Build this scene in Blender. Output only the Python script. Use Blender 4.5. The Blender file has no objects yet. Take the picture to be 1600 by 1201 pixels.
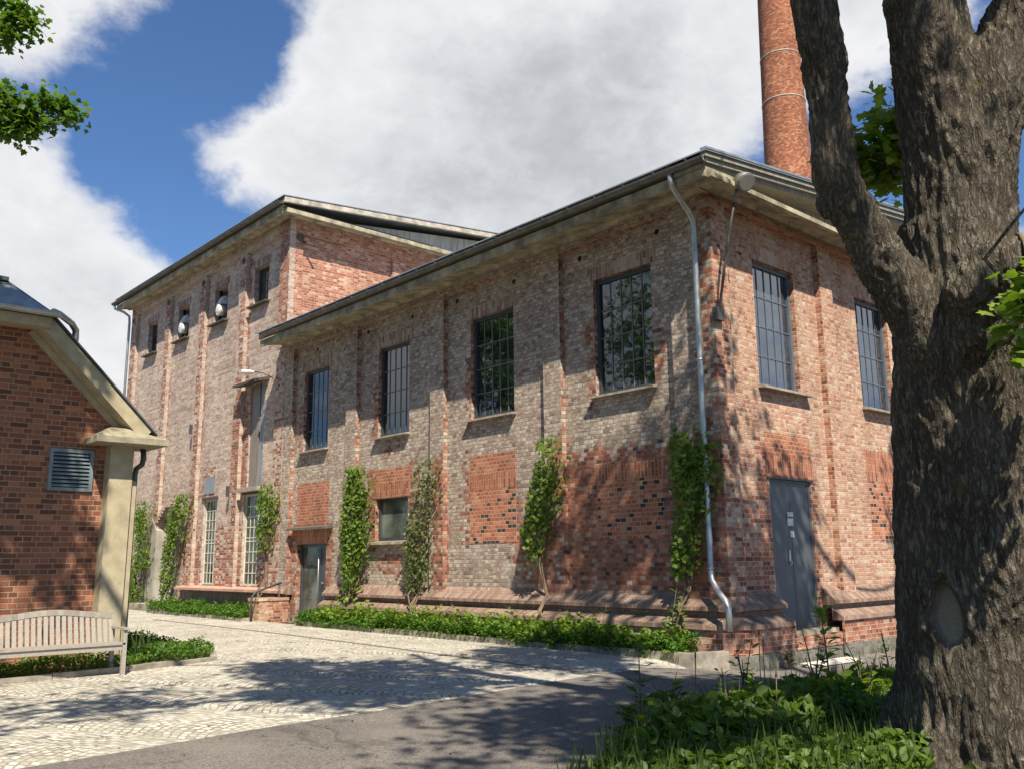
import bpy, math, random
import numpy as np
from mathutils import Vector, Matrix, noise

R = math.radians
scene = bpy.context.scene
COL = scene.collection

# ------------------------------------------------------------------ camera
CAM = (-12.0576, -8.4028, 1.6)
RM = ((0.743898793, -0.668200797, -0.011058037),
      (-0.119295747, -0.149054899, 0.981606419),
      (0.657558446, 0.728896654, 0.190595272))
FPX = 1410.67                     # focal length in pixels of the 1600 px wide photograph
cam_d = bpy.data.cameras.new("camera")
cam = bpy.data.objects.new("camera", cam_d)
COL.objects.link(cam)
cam_d.sensor_width = 36.0
cam_d.lens = FPX / 1600.0 * 36.0
cam_d.clip_start = 0.05
cam_d.clip_end = 2000.0
rm = Matrix((RM[0], RM[1], (-RM[2][0], -RM[2][1], -RM[2][2]))).transposed()
cam.matrix_world = Matrix.Translation(CAM) @ rm.to_4x4()
scene.camera = cam

scene.view_settings.view_transform = 'Standard'
scene.view_settings.look = 'None'
scene.view_settings.exposure = 0.80
scene.view_settings.gamma = 1.0

SUN_AZ, SUN_EL = 209.7, 51.1      # where the sun stands (from +Y towards +X), height
SUN = Vector((math.sin(R(SUN_AZ)) * math.cos(R(SUN_EL)), math.cos(R(SUN_AZ)) * math.cos(R(SUN_EL)), math.sin(R(SUN_EL))))
sun_d = bpy.data.lights.new("sun", 'SUN')
sun_d.energy = 5.0
sun_d.angle = R(0.55)
sun_d.color = (1.0, 0.91, 0.755)
sun = bpy.data.objects.new("sun", sun_d)
COL.objects.link(sun)
sun.rotation_euler = (-SUN).to_track_quat('-Z', 'Y').to_euler()
sun.location = (-20, -40, 50)


# ------------------------------------------------------------------ node expressions
class X:
    """a socket with arithmetic"""
    def __init__(s, nt, sock): s.nt, s.s = nt, sock
    def _m(s, op, *a, clamp=False):
        n = s.nt.nodes.new('ShaderNodeMath'); n.operation = op; n.use_clamp = clamp
        for i, v in enumerate((s,) + a):
            if isinstance(v, X): s.nt.links.new(v.s, n.inputs[i])
            else: n.inputs[i].default_value = v
        return X(s.nt, n.outputs[0])
    def __add__(s, o): return s._m('ADD', o)
    __radd__ = __add__
    def __sub__(s, o): return s._m('SUBTRACT', o)
    def __rsub__(s, o): return (s * -1.0) + o
    def __mul__(s, o): return s._m('MULTIPLY', o)
    __rmul__ = __mul__
    def __truediv__(s, o): return s._m('DIVIDE', o)
    def floor(s): return s._m('FLOOR')
    def mod(s, o): return s._m('FLOORED_MODULO', o)
    def min(s, o): return s._m('MINIMUM', o)
    def max(s, o): return s._m('MAXIMUM', o)
    def gt(s, o): return s._m('GREATER_THAN', o)
    def abs(s): return s._m('ABSOLUTE')
    def pow(s, o): return s._m('POWER', o)
    def exp(s): return s._m('EXPONENT')
    def sin(s): return s._m('SINE')
    def sat(s): return s._m('ADD', 0.0, clamp=True)
    def smooth(s, a, b, lo=0.0, hi=1.0):
        n = s.nt.nodes.new('ShaderNodeMapRange'); n.interpolation_type = 'SMOOTHSTEP'
        s.nt.links.new(s.s, n.inputs[0])
        n.inputs[1].default_value, n.inputs[2].default_value = a, b
        n.inputs[3].default_value, n.inputs[4].default_value = lo, hi
        return X(s.nt, n.outputs[0])


class NT:
    def __init__(s, nt): s.nt = nt; s.n = nt.nodes; s.l = nt.links
    def node(s, t, **kw):
        n = s.n.new(t)
        for k, v in kw.items(): setattr(n, k, v)
        return n
    def uv(s):
        n = s.node('ShaderNodeUVMap'); n.uv_map = 'UVMap'
        q = s.node('ShaderNodeSeparateXYZ'); s.l.new(n.outputs[0], q.inputs[0])
        return n.outputs[0], X(s.nt, q.outputs[0]), X(s.nt, q.outputs[1])
    def pos(s):
        n = s.node('ShaderNodeNewGeometry')
        q = s.node('ShaderNodeSeparateXYZ'); s.l.new(n.outputs['Position'], q.inputs[0])
        return n.outputs['Position'], X(s.nt, q.outputs[0]), X(s.nt, q.outputs[1]), X(s.nt, q.outputs[2])
    def comb(s, a, b, c=0.0):
        n = s.node('ShaderNodeCombineXYZ')
        for i, v in enumerate((a, b, c)):
            if isinstance(v, X): s.l.new(v.s, n.inputs[i])
            else: n.inputs[i].default_value = v
        return n.outputs[0]
    def noise(s, vec, scale, detail=3.0, rough=0.55, dist=0.0):
        n = s.node('ShaderNodeTexNoise')
        if vec is not None: s.l.new(vec, n.inputs['Vector'])
        n.inputs['Scale'].default_value = scale; n.inputs['Detail'].default_value = detail
        n.inputs['Roughness'].default_value = rough; n.inputs['Distortion'].default_value = dist
        return X(s.nt, n.outputs['Fac'])
    def white(s, vec):
        n = s.node('ShaderNodeTexWhiteNoise'); n.noise_dimensions = '3D'
        s.l.new(vec, n.inputs['Vector'])
        return X(s.nt, n.outputs['Value']), n.outputs['Color']
    def ramp(s, x, stops, const=False):
        n = s.node('ShaderNodeValToRGB')
        cr = n.color_ramp
        cr.interpolation = 'CONSTANT' if const else 'LINEAR'
        while len(cr.elements) > 1: cr.elements.remove(cr.elements[-1])
        cr.elements[0].position = stops[0][0]; cr.elements[0].color = (*stops[0][1], 1)
        for p, c in stops[1:]:
            e = cr.elements.new(p); e.color = (*c, 1)
        s.l.new(x.s, n.inputs[0])
        return n.outputs[0]
    def mix(s, f, a, b, mode='MIX'):
        n = s.node('ShaderNodeMix', data_type='RGBA', blend_type=mode)
        if isinstance(f, X): s.l.new(f.s, n.inputs[0])
        else: n.inputs[0].default_value = f
        for i, v in ((6, a), (7, b)):
            if isinstance(v, (tuple, list)): n.inputs[i].default_value = (*v, 1)
            elif isinstance(v, X): s.l.new(v.s, n.inputs[i])
            else: s.l.new(v, n.inputs[i])
        return n.outputs[2]
    def grey(s, x): return s.comb(x, x, x)
    def rand(s):
        n = s.node('ShaderNodeNewGeometry')
        return X(s.nt, n.outputs['Random Per Island'])
    def bump(s, h, strength=0.5, dist=0.01):
        n = s.node('ShaderNodeBump')
        n.inputs['Strength'].default_value = strength; n.inputs['Distance'].default_value = dist
        s.l.new(h.s, n.inputs['Height'])
        return n.outputs[0]


def new_mat(name):
    m = bpy.data.materials.new(name); m.use_nodes = True
    nt = NT(m.node_tree)
    b = m.node_tree.nodes['Principled BSDF']
    return m, nt, b


def setc(nt, b, col=None, rough=None, normal=None, metal=None, ior=None, spec=None):
    def put(k, v):
        if v is None: return
        if isinstance(v, X): nt.l.new(v.s, b.inputs[k])
        elif isinstance(v, (int, float)): b.inputs[k].default_value = v
        elif isinstance(v, (tuple, list)): b.inputs[k].default_value = (*v, 1)
        else: nt.l.new(v, b.inputs[k])
    put('Base Color', col); put('Roughness', rough); put('Normal', normal); put('Metallic', metal)
    put('IOR', ior); put('Specular IOR Level', spec)


# ------------------------------------------------------------------ sky: Nishita with procedural cloud banks
world = bpy.data.worlds.new("World")
scene.world = world
world.use_nodes = True
wn = NT(world.node_tree)
bg = world.node_tree.nodes['Background']
sky = wn.node('ShaderNodeTexSky', sky_type='NISHITA')
sky.sun_disc = False
sky.sun_elevation = R(SUN_EL)
sky.sun_rotation = R(SUN_AZ)
sky.air_density = 1.0
sky.dust_density = 0.3
sky.ozone_density = 3.0
tint = wn.mix(1.0, sky.outputs[0], (0.76, 0.97, 1.20), 'MULTIPLY')
wn.l.new(tint, bg.inputs[0])
bg.inputs[1].default_value = 0.066
tc = wn.node('ShaderNodeTexCoord')
sp = wn.node('ShaderNodeSeparateXYZ')
wn.l.new(tc.outputs['Generated'], sp.inputs[0])
dx, dy, dz = (X(world.node_tree, o) for o in sp.outputs)
az = dx._m('ARCTAN2', dy) * (180 / math.pi)
el = dz._m('ARCSINE') * (180 / math.pi)
vs = wn.comb(dx, dy, dz * 1.5)
n1 = wn.noise(vs, 5.0, 6.0, 0.55, 0.25)
n2 = wn.noise(vs, 17.0, 6.0, 0.6, 0.3)
n3 = wn.noise(vs, 1.7, 3.0, 0.5)


def blobs(lst):
    tot = None
    for a0, e0, wa, we, amp in lst:
        u = (az - a0) / wa; v = (el - e0) / we
        g = (u * u + v * v) * -1.0
        g = g.exp() * amp
        tot = g if tot is None else tot + g
    return tot


cloudfield = blobs([
    (30, 27, 7.5, 5.5, 1.0), (40, 28, 9, 9, 1.1), (49, 26, 8, 9, 1.1), (24.3, 24.2, 3.6, 3.0, 0.6), (55, 31, 8.5, 6, 0.95), (60, 34, 7, 4, 0.5), (33, 33, 4, 5, 0.6), (43, 20, 12, 3.5, 0.5),
    (10.5, 29.5, 4.6, 3.0, 1.05), (16, 32.5, 5, 2.2, 0.7), (10, 22.2, 4.6, 2.6, 1.05), (12, 17, 6.5, 4.2, 1.1), (18.5, 15.5, 4.4, 3.0, 0.8), (16, 11, 7, 4, 1.0),
    (67, 31, 7, 4.5, 0.95), (73, 17, 4, 3, 0.6), (122, 15, 34, 11, 0.95), (-38, 15, 26, 9, 0.95),  # last two banks: out of view, added to brighten the window reflections
    (23.5, 31, 3.6, 5, -0.55), (18, 23.5, 4.2, 2.4, -0.45), (60.5, 22.5, 3.0, 3.5, -0.45), (68, 22, 5, 3.2, -0.5), (24, 18.8, 4, 2.6, -0.5)])
far_clouds = n3.smooth(0.42, 0.68) * el.smooth(38, 65) * 0.45
n4 = wn.noise(vs, 46.0, 5.0, 0.62, 0.4)
dens = cloudfield + far_clouds + (n1 - 0.5) * 1.5 + (n2 - 0.5) * 0.85 + (n4 - 0.5) * 0.32
calpha = dens.smooth(0.32, 0.90) * el.smooth(-3, 3)
shade = blobs([(44, 25, 10, 7, 1.0), (50, 29, 8, 6, 0.45), (36, 22.5, 6, 3, 0.5), (14, 25.5, 6, 2.0, 0.25), (10, 14, 6, 3, 0.2)])
edge = (dens - 0.34).smooth(0.0, 0.9)
shade = shade * 0.5 + (n1 - 0.5) * 0.95 + (n2 - 0.5) * 0.65 + (n4 - 0.5) * 0.25 + edge * 0.18 - 0.07
ccol = wn.ramp(shade, [(0.0, (0.98, 0.98, 1.0)), (0.3, (0.84, 0.86, 0.89)), (0.65, (0.62, 0.645, 0.68)), (1.0, (0.46, 0.485, 0.52))])
bg2 = wn.node('ShaderNodeBackground')
wn.l.new(ccol, bg2.inputs[0]); bg2.inputs[1].default_value = 0.53
mx = wn.node('ShaderNodeMixShader')
wn.l.new(calpha.s, mx.inputs[0]); wn.l.new(bg.outputs[0], mx.inputs[1]); wn.l.new(bg2.outputs[0], mx.inputs[2])
wn.l.new(mx.outputs[0], world.node_tree.nodes['World Output'].inputs[0])


# ------------------------------------------------------------------ mesh builder
class MB:
    def __init__(s): s.v = []; s.f = []; s.uv = []; s.sm = []
    def face(s, pts, uv=None, smooth=False, swap=False):
        i0 = len(s.v); s.v += [tuple(p) for p in pts]
        s.f.append(tuple(range(i0, i0 + len(pts))))
        if uv is None:
            a, b, c = Vector(pts[0]), Vector(pts[1]), Vector(pts[2])
            n = (b - a).cross(c - a)
            if len(pts) > 3: n = n + (Vector(pts[2]) - a).cross(Vector(pts[3]) - a)
            ax, ay, azz = abs(n.x), abs(n.y), abs(n.z)
            if azz > ax and azz > ay: uv = [(p[0], p[1]) for p in pts]
            elif ax > ay: uv = [(p[1], p[2]) for p in pts]
            else: uv = [(p[0], p[2]) for p in pts]
            if swap: uv = [(q, p) for p, q in uv]
        s.uv.append(uv); s.sm.append(smooth)
        return s
    def box(s, x0, x1, y0, y1, z0, z1, swap=False):
        a = [(x0, y0), (x1, y0), (x1, y1), (x0, y1)]
        lo = [(x, y, z0) for x, y in a]; hi = [(x, y, z1) for x, y in a]
        return s.hexa(lo, hi, swap)
    def hexa(s, lo, hi, swap=False):
        """bottom ring and top ring, counter-clockwise from above"""
        n = len(lo)
        s.face(list(reversed(lo)), swap=swap); s.face(hi, swap=swap)
        for i in range(n):
            j = (i + 1) % n
            s.face([lo[i], lo[j], hi[j], hi[i]], swap=swap)
        return s
    def bar(s, a, b, w, h, up=(0, 0, 1)):
        """rectangular bar from a to b"""
        a, b = Vector(a), Vector(b); d = (b - a).normalized()
        up = Vector(up)
        if abs(d.dot(up)) > .99: up = Vector((1, 0, 0))
        r = d.cross(up).normalized(); u = r.cross(d).normalized()
        q = [(-1, -1), (1, -1), (1, 1), (-1, 1)]
        A = [a + r * (i * w / 2) + u * (j * h / 2) for i, j in q]
        B = [b + r * (i * w / 2) + u * (j * h / 2) for i, j in q]
        s.face(list(reversed(A))) if False else s.face(A[::-1])
        s.face(B)
        for i in range(4):
            j = (i + 1) % 4
            s.face([A[i], A[j], B[j], B[i]])
        return s
    def tube(s, pts, rad, n=10, cap=True):
        pts = [Vector(p) for p in pts]
        if not isinstance(rad, (list, tuple)): rad = [rad] * len(pts)
        rings = []; ref = None; L = 0
        for i, p in enumerate(pts):
            d = (pts[min(i + 1, len(pts) - 1)] - pts[max(i - 1, 0)]).normalized()
            if ref is None:
                ref = d.orthogonal().normalized()
            ref = (ref - d * ref.dot(d)).normalized()
            bn = d.cross(ref)
            if i: L += (p - pts[i - 1]).length
            rings.append(([p + (ref * math.cos(2 * math.pi * k / n) + bn * math.sin(2 * math.pi * k / n)) * rad[i] for k in range(n)], L))
        i0 = len(s.v)
        for rg, _ in rings: s.v += [tuple(p) for p in rg]
        for i in range(len(rings) - 1):
            for k in range(n):
                k2 = (k + 1) % n
                s.f.append((i0 + i * n + k, i0 + i * n + k2, i0 + (i + 1) * n + k2, i0 + (i + 1) * n + k))
                c = 2 * math.pi * rad[i] / n
                s.uv.append([(k * c, rings[i][1]), ((k + 1) * c, rings[i][1]), ((k + 1) * c, rings[i + 1][1]), (k * c, rings[i + 1][1])])
                s.sm.append(True)
        if cap:
            for base, rev in ((i0, True), (i0 + (len(rings) - 1) * n, False)):
                ids = list(range(base, base + n))
                s.f.append(tuple(ids[::-1] if rev else ids)); s.uv.append([(0, 0)] * n); s.sm.append(False)
        return s
    def lathe(s, c, prof, n=20):
        """profile of (radius, z) turned round a vertical axis at c"""
        i0 = len(s.v)
        for r, z in prof:
            for k in range(n):
                t = 2 * math.pi * k / n
                s.v.append((c[0] + r * math.cos(t), c[1] + r * math.sin(t), c[2] + z))
        for i in range(len(prof) - 1):
            for k in range(n):
                k2 = (k + 1) % n
                s.f.append((i0 + i * n + k, i0 + i * n + k2, i0 + (i + 1) * n + k2, i0 + (i + 1) * n + k))
                r = max(prof[i][0], .01); q = 2 * math.pi / n * r
                s.uv.append([(k * q, prof[i][1]), ((k + 1) * q, prof[i][1]), ((k + 1) * q, prof[i + 1][1]), (k * q, prof[i + 1][1])])
                s.sm.append(True)
        return s
    def extrude(s, prof, axis, a, b, close=True):
        """closed profile swept along x or y. prof: list of (other horizontal, z)"""
        def P(t, q): return (q[0], t, q[1]) if axis == 'y' else (t, q[0], q[1])
        n = len(prof)
        for i in range(n if close else n - 1):
            j = (i + 1) % n
            s.face([P(a, prof[i]), P(b, prof[i]), P(b, prof[j]), P(a, prof[j])])
        if close:
            s.face([P(a, q) for q in prof][::-1]); s.face([P(b, q) for q in prof])
        return s
    def build(s, name, mat, parent=None, smooth=None):
        me = bpy.data.meshes.new(name)
        off = parent.get('_base', (0, 0, 0)) if parent is not None else (0, 0, 0)
        off = tuple(off)
        v = [(p[0] - off[0], p[1] - off[1], p[2] - off[2]) for p in s.v]
        me.from_pydata(v, [], s.f)
        ul = me.uv_layers.new(name='UVMap')
        flat = [c for f in s.uv for p in f for c in p]
        ul.data.foreach_set('uv', flat)
        me.polygons.foreach_set('use_smooth', [bool(x) for x in s.sm])
        me.materials.append(mat)
        o = bpy.data.objects.new(name, me); COL.objects.link(o)
        if parent is not None:
            o.parent = parent; o['_base'] = off
        return o


def thing(name, label, cat, loc=(0, 0, 0), group=None):
    o = bpy.data.objects.new(name, None); COL.objects.link(o)
    o.location = loc; o['_base'] = loc
    o.empty_display_size = .2
    return tag(o, label, cat, group)


def tag(o, label, cat, group=None):
    o['label'] = label; o['category'] = cat
    if group: o['group'] = group
    return o


def kind(o, k):
    o['kind'] = k; return o


def recentre(o):
    """put the origin of a one-mesh thing at its base"""
    me = o.data
    n = len(me.vertices); a = np.empty(n * 3); me.vertices.foreach_get('co', a); a = a.reshape(-1, 3)
    c = np.array(((a[:, 0].min() + a[:, 0].max()) / 2, (a[:, 1].min() + a[:, 1].max()) / 2, a[:, 2].min()))
    a -= c; me.vertices.foreach_set('co', a.ravel()); o.location = c
    return o


# ------------------------------------------------------------------ materials
def brick_mat(name, pal, mortar, W=.245, H=.077, mw=.011, cross=True, zones=(), zpal=None, dirt=.35, bump=.6, efflo=0.0, seed=0.0, mcon=1.0, lf=.55, rowv=.0, dash=None):
    m, nt, b = new_mat(name)
    uvv, u, v = nt.uv()
    wob = nt.noise(uvv, 9.0, 2.0)
    vv = v + (wob - 0.5) * 0.006
    row = (vv / H).floor()
    if cross:
        par = row.mod(2.0)
        We = W - par * (W / 2)
        uu = (u + par * (W / 4)) / We
    else:
        par = row.mod(2.0); We = W; uu = u / W + par * 0.5
    cell = uu.floor()
    fu = uu - cell; fv = vv / H - row
    du = fu.min(1.0 - fu) * We
    dv = fv.min(1.0 - fv) * H
    d = du.min(dv) + (nt.noise(uvv, 60.0, 2.0) - 0.5) * 0.008
    bmask = d.smooth(mw / 2 - .001, mw / 2 + .004)
    rnd, rc = nt.white(nt.comb(cell + seed, row, par))
    rnd2, _ = nt.white(nt.comb(cell + 31.7 + seed, row + 7.3, par))
    big = nt.noise(uvv, 0.55, 4.0, 0.6)
    t = rnd + (big - 0.5) * lf
    if rowv:
        rw, _ = nt.white(nt.comb(row + 3.3 + seed, (u * .35).floor(), 2.0))
        t = t + (rw - .5) * rowv
    t = t.sat()
    col = nt.ramp(t, pal)
    if dash:
        ds = nt.noise(nt.comb(u * 8.5, v * 19.0), 1.0, 2.5, .6)
        ds = (ds + (nt.noise(uvv, 1.1, 3.0) - .5) * .16).smooth(.53, .63) * dash[0]
        col = nt.mix(ds, col, dash[1])
    if zones:
        jit = nt.noise(nt.comb(u + 5.1, v + 2.7), 1.6, 3.0)
        ju = u + (jit - 0.5) * 0.5
        jv = v + (nt.noise(nt.comb(u + 15.1, v + 9.7), 1.6, 3.0) - 0.5) * 0.5
        tot = None
        for (u0, u1, v0, v1, s, amp) in zones:
            z = ju.smooth(u0 - s, u0 + s) * ju.smooth(u1 - s, u1 + s, 1, 0) * jv.smooth(v0 - s, v0 + s) * jv.smooth(v1 - s, v1 + s, 1, 0) * amp
            tot = z if tot is None else tot.max(z)
        pick = (tot - rnd2 * 0.92 - 0.04).smooth(-0.03, 0.03)
        col2 = nt.ramp(rnd, zpal)
        col = nt.mix(pick, col, col2)
    # worn faces, soot and lime bloom
    fine = nt.noise(uvv, 38.0, 4.0, 0.65)
    col = nt.mix(0.45, col, nt.grey(fine.smooth(0.25, 0.75, 0.55, 1.35)), 'MULTIPLY')
    if efflo:
        e = nt.noise(uvv, 6.5, 5.0, 0.7).smooth(0.52, 0.72) * efflo * rnd2.smooth(0.2, 0.9)
        col = nt.mix(e, col, (0.62, 0.56, 0.49))
    mcol = nt.mix(nt.noise(uvv, 3.0, 3.0), tuple(c * .75 for c in mortar), tuple(min(1, c * 1.15) for c in mortar))
    col = nt.mix(bmask, mcol, col) if mcon >= 1 else nt.mix(bmask * mcon + (1 - mcon), mcol, col)
    dn = nt.noise(nt.comb(u * 1.0, v * 0.45), 0.9, 5.0, 0.6)
    col = nt.mix(dirt, col, nt.grey(dn.smooth(0.28, 0.72, 0.55, 1.25)), 'MULTIPLY')
    runs = nt.noise(nt.comb(u * 3.2, v * .28), 1.0, 4.0, .6)
    col = nt.mix(runs.smooth(.58, .80, 0, .38), col, (.15, .12, .095))
    h = bmask * 1.0 + fine * 0.35 + rnd * 0.35 * bmask
    setc(nt, b, col, 0.88, nt.bump(h, bump, 0.008), spec=.25)
    return m


def plain(name, c, rough=.6, var=.15, scale=6.0, metal=0.0, bumpy=0.0, spec=None, streak=False):
    m, nt, b = new_mat(name)
    p, x, y, z = nt.pos()
    if streak: p = nt.comb(x * 6.0, y * 6.0, z * .6)
    n = nt.noise(p, scale, 5.0, 0.62)
    col = nt.mix(1.0, c, nt.grey(n.smooth(0.25, 0.75, 1 - var, 1 + var)), 'MULTIPLY')
    n2 = nt.noise(p, scale * 7, 3.0)
    rg = (n2 - .5) * .25 + rough
    setc(nt, b, col, rg.sat(), nt.bump(n2, bumpy, .006) if bumpy else None, metal, spec=spec)
    return m


GREY_PAL = [(0.0, (.21, .15, .12)), (.16, (.285, .20, .155)), (.5, (.345, .262, .205)), (.72, (.39, .31, .245)), (.88, (.44, .37, .30)), (1.0, (.49, .435, .36))]
PINK_PAL = [(0.0, (.28, .12, .075)), (.15, (.36, .175, .115)), (.42, (.40, .218, .142)), (.7, (.43, .25, .168)), (.88, (.45, .30, .21)), (1.0, (.50, .385, .29))]
TALL_PAL = [(0.0, (.30, .20, .16)), (.25, (.37, .262, .212)), (.5, (.425, .318, .26)), (.75, (.475, .37, .31)), (1.0, (.54, .455, .385))]
RED_PAL = [(0.0, (.10, .055, .045)), (.14, (.22, .075, .048)), (.45, (.31, .108, .065)), (.75, (.37, .155, .095)), (1.0, (.45, .29, .21))]
ORANGE_PAL = [(0.0, (.24, .075, .045)), (.5, (.36, .125, .066)), (1.0, (.44, .20, .115))]
SHED_PAL = [(0.0, (.12, .05, .034)), (.3, (.21, .078, .045)), (.65, (.28, .102, .058)), (.93, (.34, .135, .075)), (1.0, (.44, .165, .08))]

M = {}
M['brick_long'] = brick_mat('weathered grey brick', GREY_PAL, (.25, .205, .17), W=.125, cross=False, mcon=.75, lf=.4, rowv=.3, dash=(.62, (.60, .56, .48)), zpal=RED_PAL, efflo=.55, zones=[
    (-.4, 3.75, .6, 3.55, .22, .93), (3.6, 4.35, .6, 2.5, .2, .95), (3.6, 3.95, 2.3, 3.9, .15, .8), (7.25, 7.6, .9, 3.9, .12, .85), (4.3, 5.1, .7, 2.7, .3, .75),
    (6.4, 6.75, 1.8, 3.8, .15, .6), (2.75, 3.0, 4.4, 5.9, .06, .7), (1.15, 1.36, 4.6, 5.6, .06, .6), (6.40, 6.62, 4.4, 6.0, .06, .7), (9.98, 10.2, 4.4, 5.9, .06, .7), (13.64, 13.85, 4.4, 5.8, .06, .7),
    (8.8, 9.9, 1.3, 1.75, .12, .75), (10.0, 10.4, 1.9, 3.8, .08, .8), (8.3, 8.75, 1.9, 3.8, .08, .7), (13.75, 14.1, .2, 2.6, .1, .8), (11.95, 12.35, .2, 2.6, .1, .8), (8.9, 9.7, 4.1, 4.4, .1, .4), (-.2, .3, 2.0, 7.7, .12, .45)])
M['brick_front'] = brick_mat('pink red brick', PINK_PAL, (.48, .37, .29), W=.22, mcon=.7, rowv=.25, dash=(.55, (.66, .54, .42)), zpal=RED_PAL, efflo=.75, zones=[
    (-.2, .35, .5, 7.7, .15, .55), (.1, 1.5, .6, 2.6, .3, .6), (1.1, 1.5, .4, 3.6, .1, .9), (2.75, 3.0, .4, 2.9, .08, .8), (-.5, 9, -.3, .75, .1, .85), (1.1, 3, 6.7, 7.1, .1, .5)])
M['brick_tall'] = brick_mat('pale mauve brick', TALL_PAL, (.45, .37, .30), mcon=.75, rowv=.4, dash=(.4, (.60, .52, .43)), zpal=RED_PAL, efflo=.6, zones=[
    (14.4, 15.3, 8.3, 11.8, .25, .9), (17.0, 18.0, 3.7, 6.4, .12, .95), (15.0, 21.5, .5, 2.7, .4, .6), (17.2, 17.7, .8, 11, .06, .62), (20.35, 20.85, .8, 11, .06, .55), (23.45, 23.9, .8, 11, .06, .5), (19.2, 20.2, 3.7, 4.7, .15, .5), (14.4, 15.2, .8, 8.3, .12, .35), (27.0, 28, 6, 11.5, .1, .5)])
M['brick_gable'] = brick_mat('red gable brick', [(0.0, (.24, .08, .05)), (.35, (.36, .135, .085)), (.7, (.43, .20, .13)), (1.0, (.52, .35, .26))], (.46, .34, .26), efflo=.5)
M['brick_red'] = brick_mat('red infill brick', ORANGE_PAL, (.42, .30, .22), W=.13, cross=False, efflo=.25)
M['brick_dots'] = brick_mat('red infill brick with dark headers', [(0.0, (.045, .035, .032)), (.13, (.06, .045, .04)), (.16, (.34, .10, .05)), (.6, (.43, .15, .075)), (1.0, (.52, .24, .14))], (.40, .31, .24), W=.13, cross=False, efflo=.2, dirt=.2, lf=.06)
M['soldier_long'] = brick_mat('soldier course grey', [(0.0, (.17, .09, .07)), (.5, (.30, .19, .15)), (1.0, (.46, .38, .31))], (.38, .32, .27), W=.26, cross=False)
M['soldier_front'] = brick_mat('soldier course red', [(0.0, (.24, .10, .07)), (.5, (.42, .22, .15)), (1.0, (.58, .42, .32))], (.48, .38, .30), W=.26, cross=False)
M['soldier_red'] = brick_mat('soldier course orange', ORANGE_PAL, (.42, .30, .22), W=.26, cross=False)
M['brick_shed'] = brick_mat('dark red shed brick', SHED_PAL, (.33, .235, .16), W=.245, H=.0775, mw=.012, dirt=.2, bump=.7)
M['brick_chimney'] = brick_mat('chimney brick', [(0.0, (.17, .055, .032)), (.4, (.29, .095, .048)), (.75, (.37, .14, .072)), (1.0, (.45, .23, .13))], (.27, .145, .09), W=.14, cross=False, H=.075, mw=.012, dirt=.5)
M['ledge'] = brick_mat('sloped ledge brick', [(0.0, (.20, .125, .095)), (.5, (.28, .185, .14)), (1.0, (.35, .25, .195))], (.20, .15, .12), W=.076, H=.24, mw=.009, cross=False, dirt=.5)
M['granite'] = plain('grey green granite', (.155, .145, .12), .8, .45, 18.0, bumpy=.5)
M['concrete'] = plain('pale concrete cornice', (.30, .265, .185), .85, .6, 3.0, bumpy=.3)
M['concrete_dark'] = plain('weathered grey concrete', (.30, .275, .24), .85, .3, 2.5, bumpy=.3)
M['kerb'] = plain('old kerb stone', (.27, .235, .19), .9, .4, 5.0, bumpy=.4)
M['render'] = plain('ochre render', (.36, .305, .20), .85, .2, 5.0, bumpy=.25)
M['pier_stone'] = plain('yellow grey capstone', (.27, .24, .165), .9, .3, 9.0, bumpy=.5)
M['zinc'] = plain('weathered zinc', (.42, .44, .44), .42, .22, 5.0, metal=.75)
M['zinc_roof'] = plain('zinc roof sheet', (.30, .32, .33), .5, .3, 1.5, metal=.5)
M['gutter'] = plain('dark old gutter', (.12, .115, .10), .5, .35, 4.0, metal=.4)
M['timber_dark'] = plain('dark old timber', (.07, .058, .045), .8, .35, 6.0, streak=True)
M['timber_grey'] = plain('grey boards', (.24, .225, .19), .85, .3, 3.0, streak=True)
M['bars'] = plain('grey steel bars', (.13, .13, .12), .5, .15, 8.0)
M['lamp_metal'] = plain('dull lamp housing', (.20, .20, .19), .5, .3, 8.0, metal=.2)
M['sill'] = plain('stone sill', (.30, .25, .20), .85, .3, 8.0)
M['frame'] = plain('dark grey painted frame', (.048, .055, .062), .45, .15, 8.0)
M['frame_front'] = plain('slate blue painted frame', (.10, .12, .145), .45, .15, 8.0)
M['white_frame'] = plain('cream painted steel', (.50, .48, .40), .6, .3, 6.0)
M['door_grey'] = plain('dark grey painted steel door', (.075, .085, .10), .45, .1, 2.0)
M['door_bluegrey'] = plain('blue grey plank door', (.16, .18, .21), .6, .15, 4.0)
M['sheet_brown'] = plain('brown sheet metal', (.20, .165, .14), .55, .2, 2.0, streak=True)
M['sheet_blue'] = plain('blue grey sheet', (.20, .23, .25), .5, .15, 3.0)
M['canopy'] = plain('mossy slab', (.10, .095, .075), .8, .3, 8.0)
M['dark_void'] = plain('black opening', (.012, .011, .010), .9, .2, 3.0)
M['white_paint'] = plain('dirty white enamel', (.62, .62, .58), .4, .3, 12.0)
M['notice'] = plain('grey and white notice', (.50, .52, .52), .6, .5, 60.0)
M['slate'] = plain('grey slate roof', (.085, .09, .10), .45, .3, 7.0)
M['lamp_glass'] = plain('lamp glass', (.26, .26, .24), .15, .1, 5.0)
M['iron'] = plain('dark iron', (.055, .052, .05), .55, .3, 20.0)
M['vent_blue'] = plain('blue grey louvre metal', (.16, .20, .215), .45, .12, 5.0)
M['rust'] = plain('rusty iron', (.10, .055, .04), .85, .4, 30.0)


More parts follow.
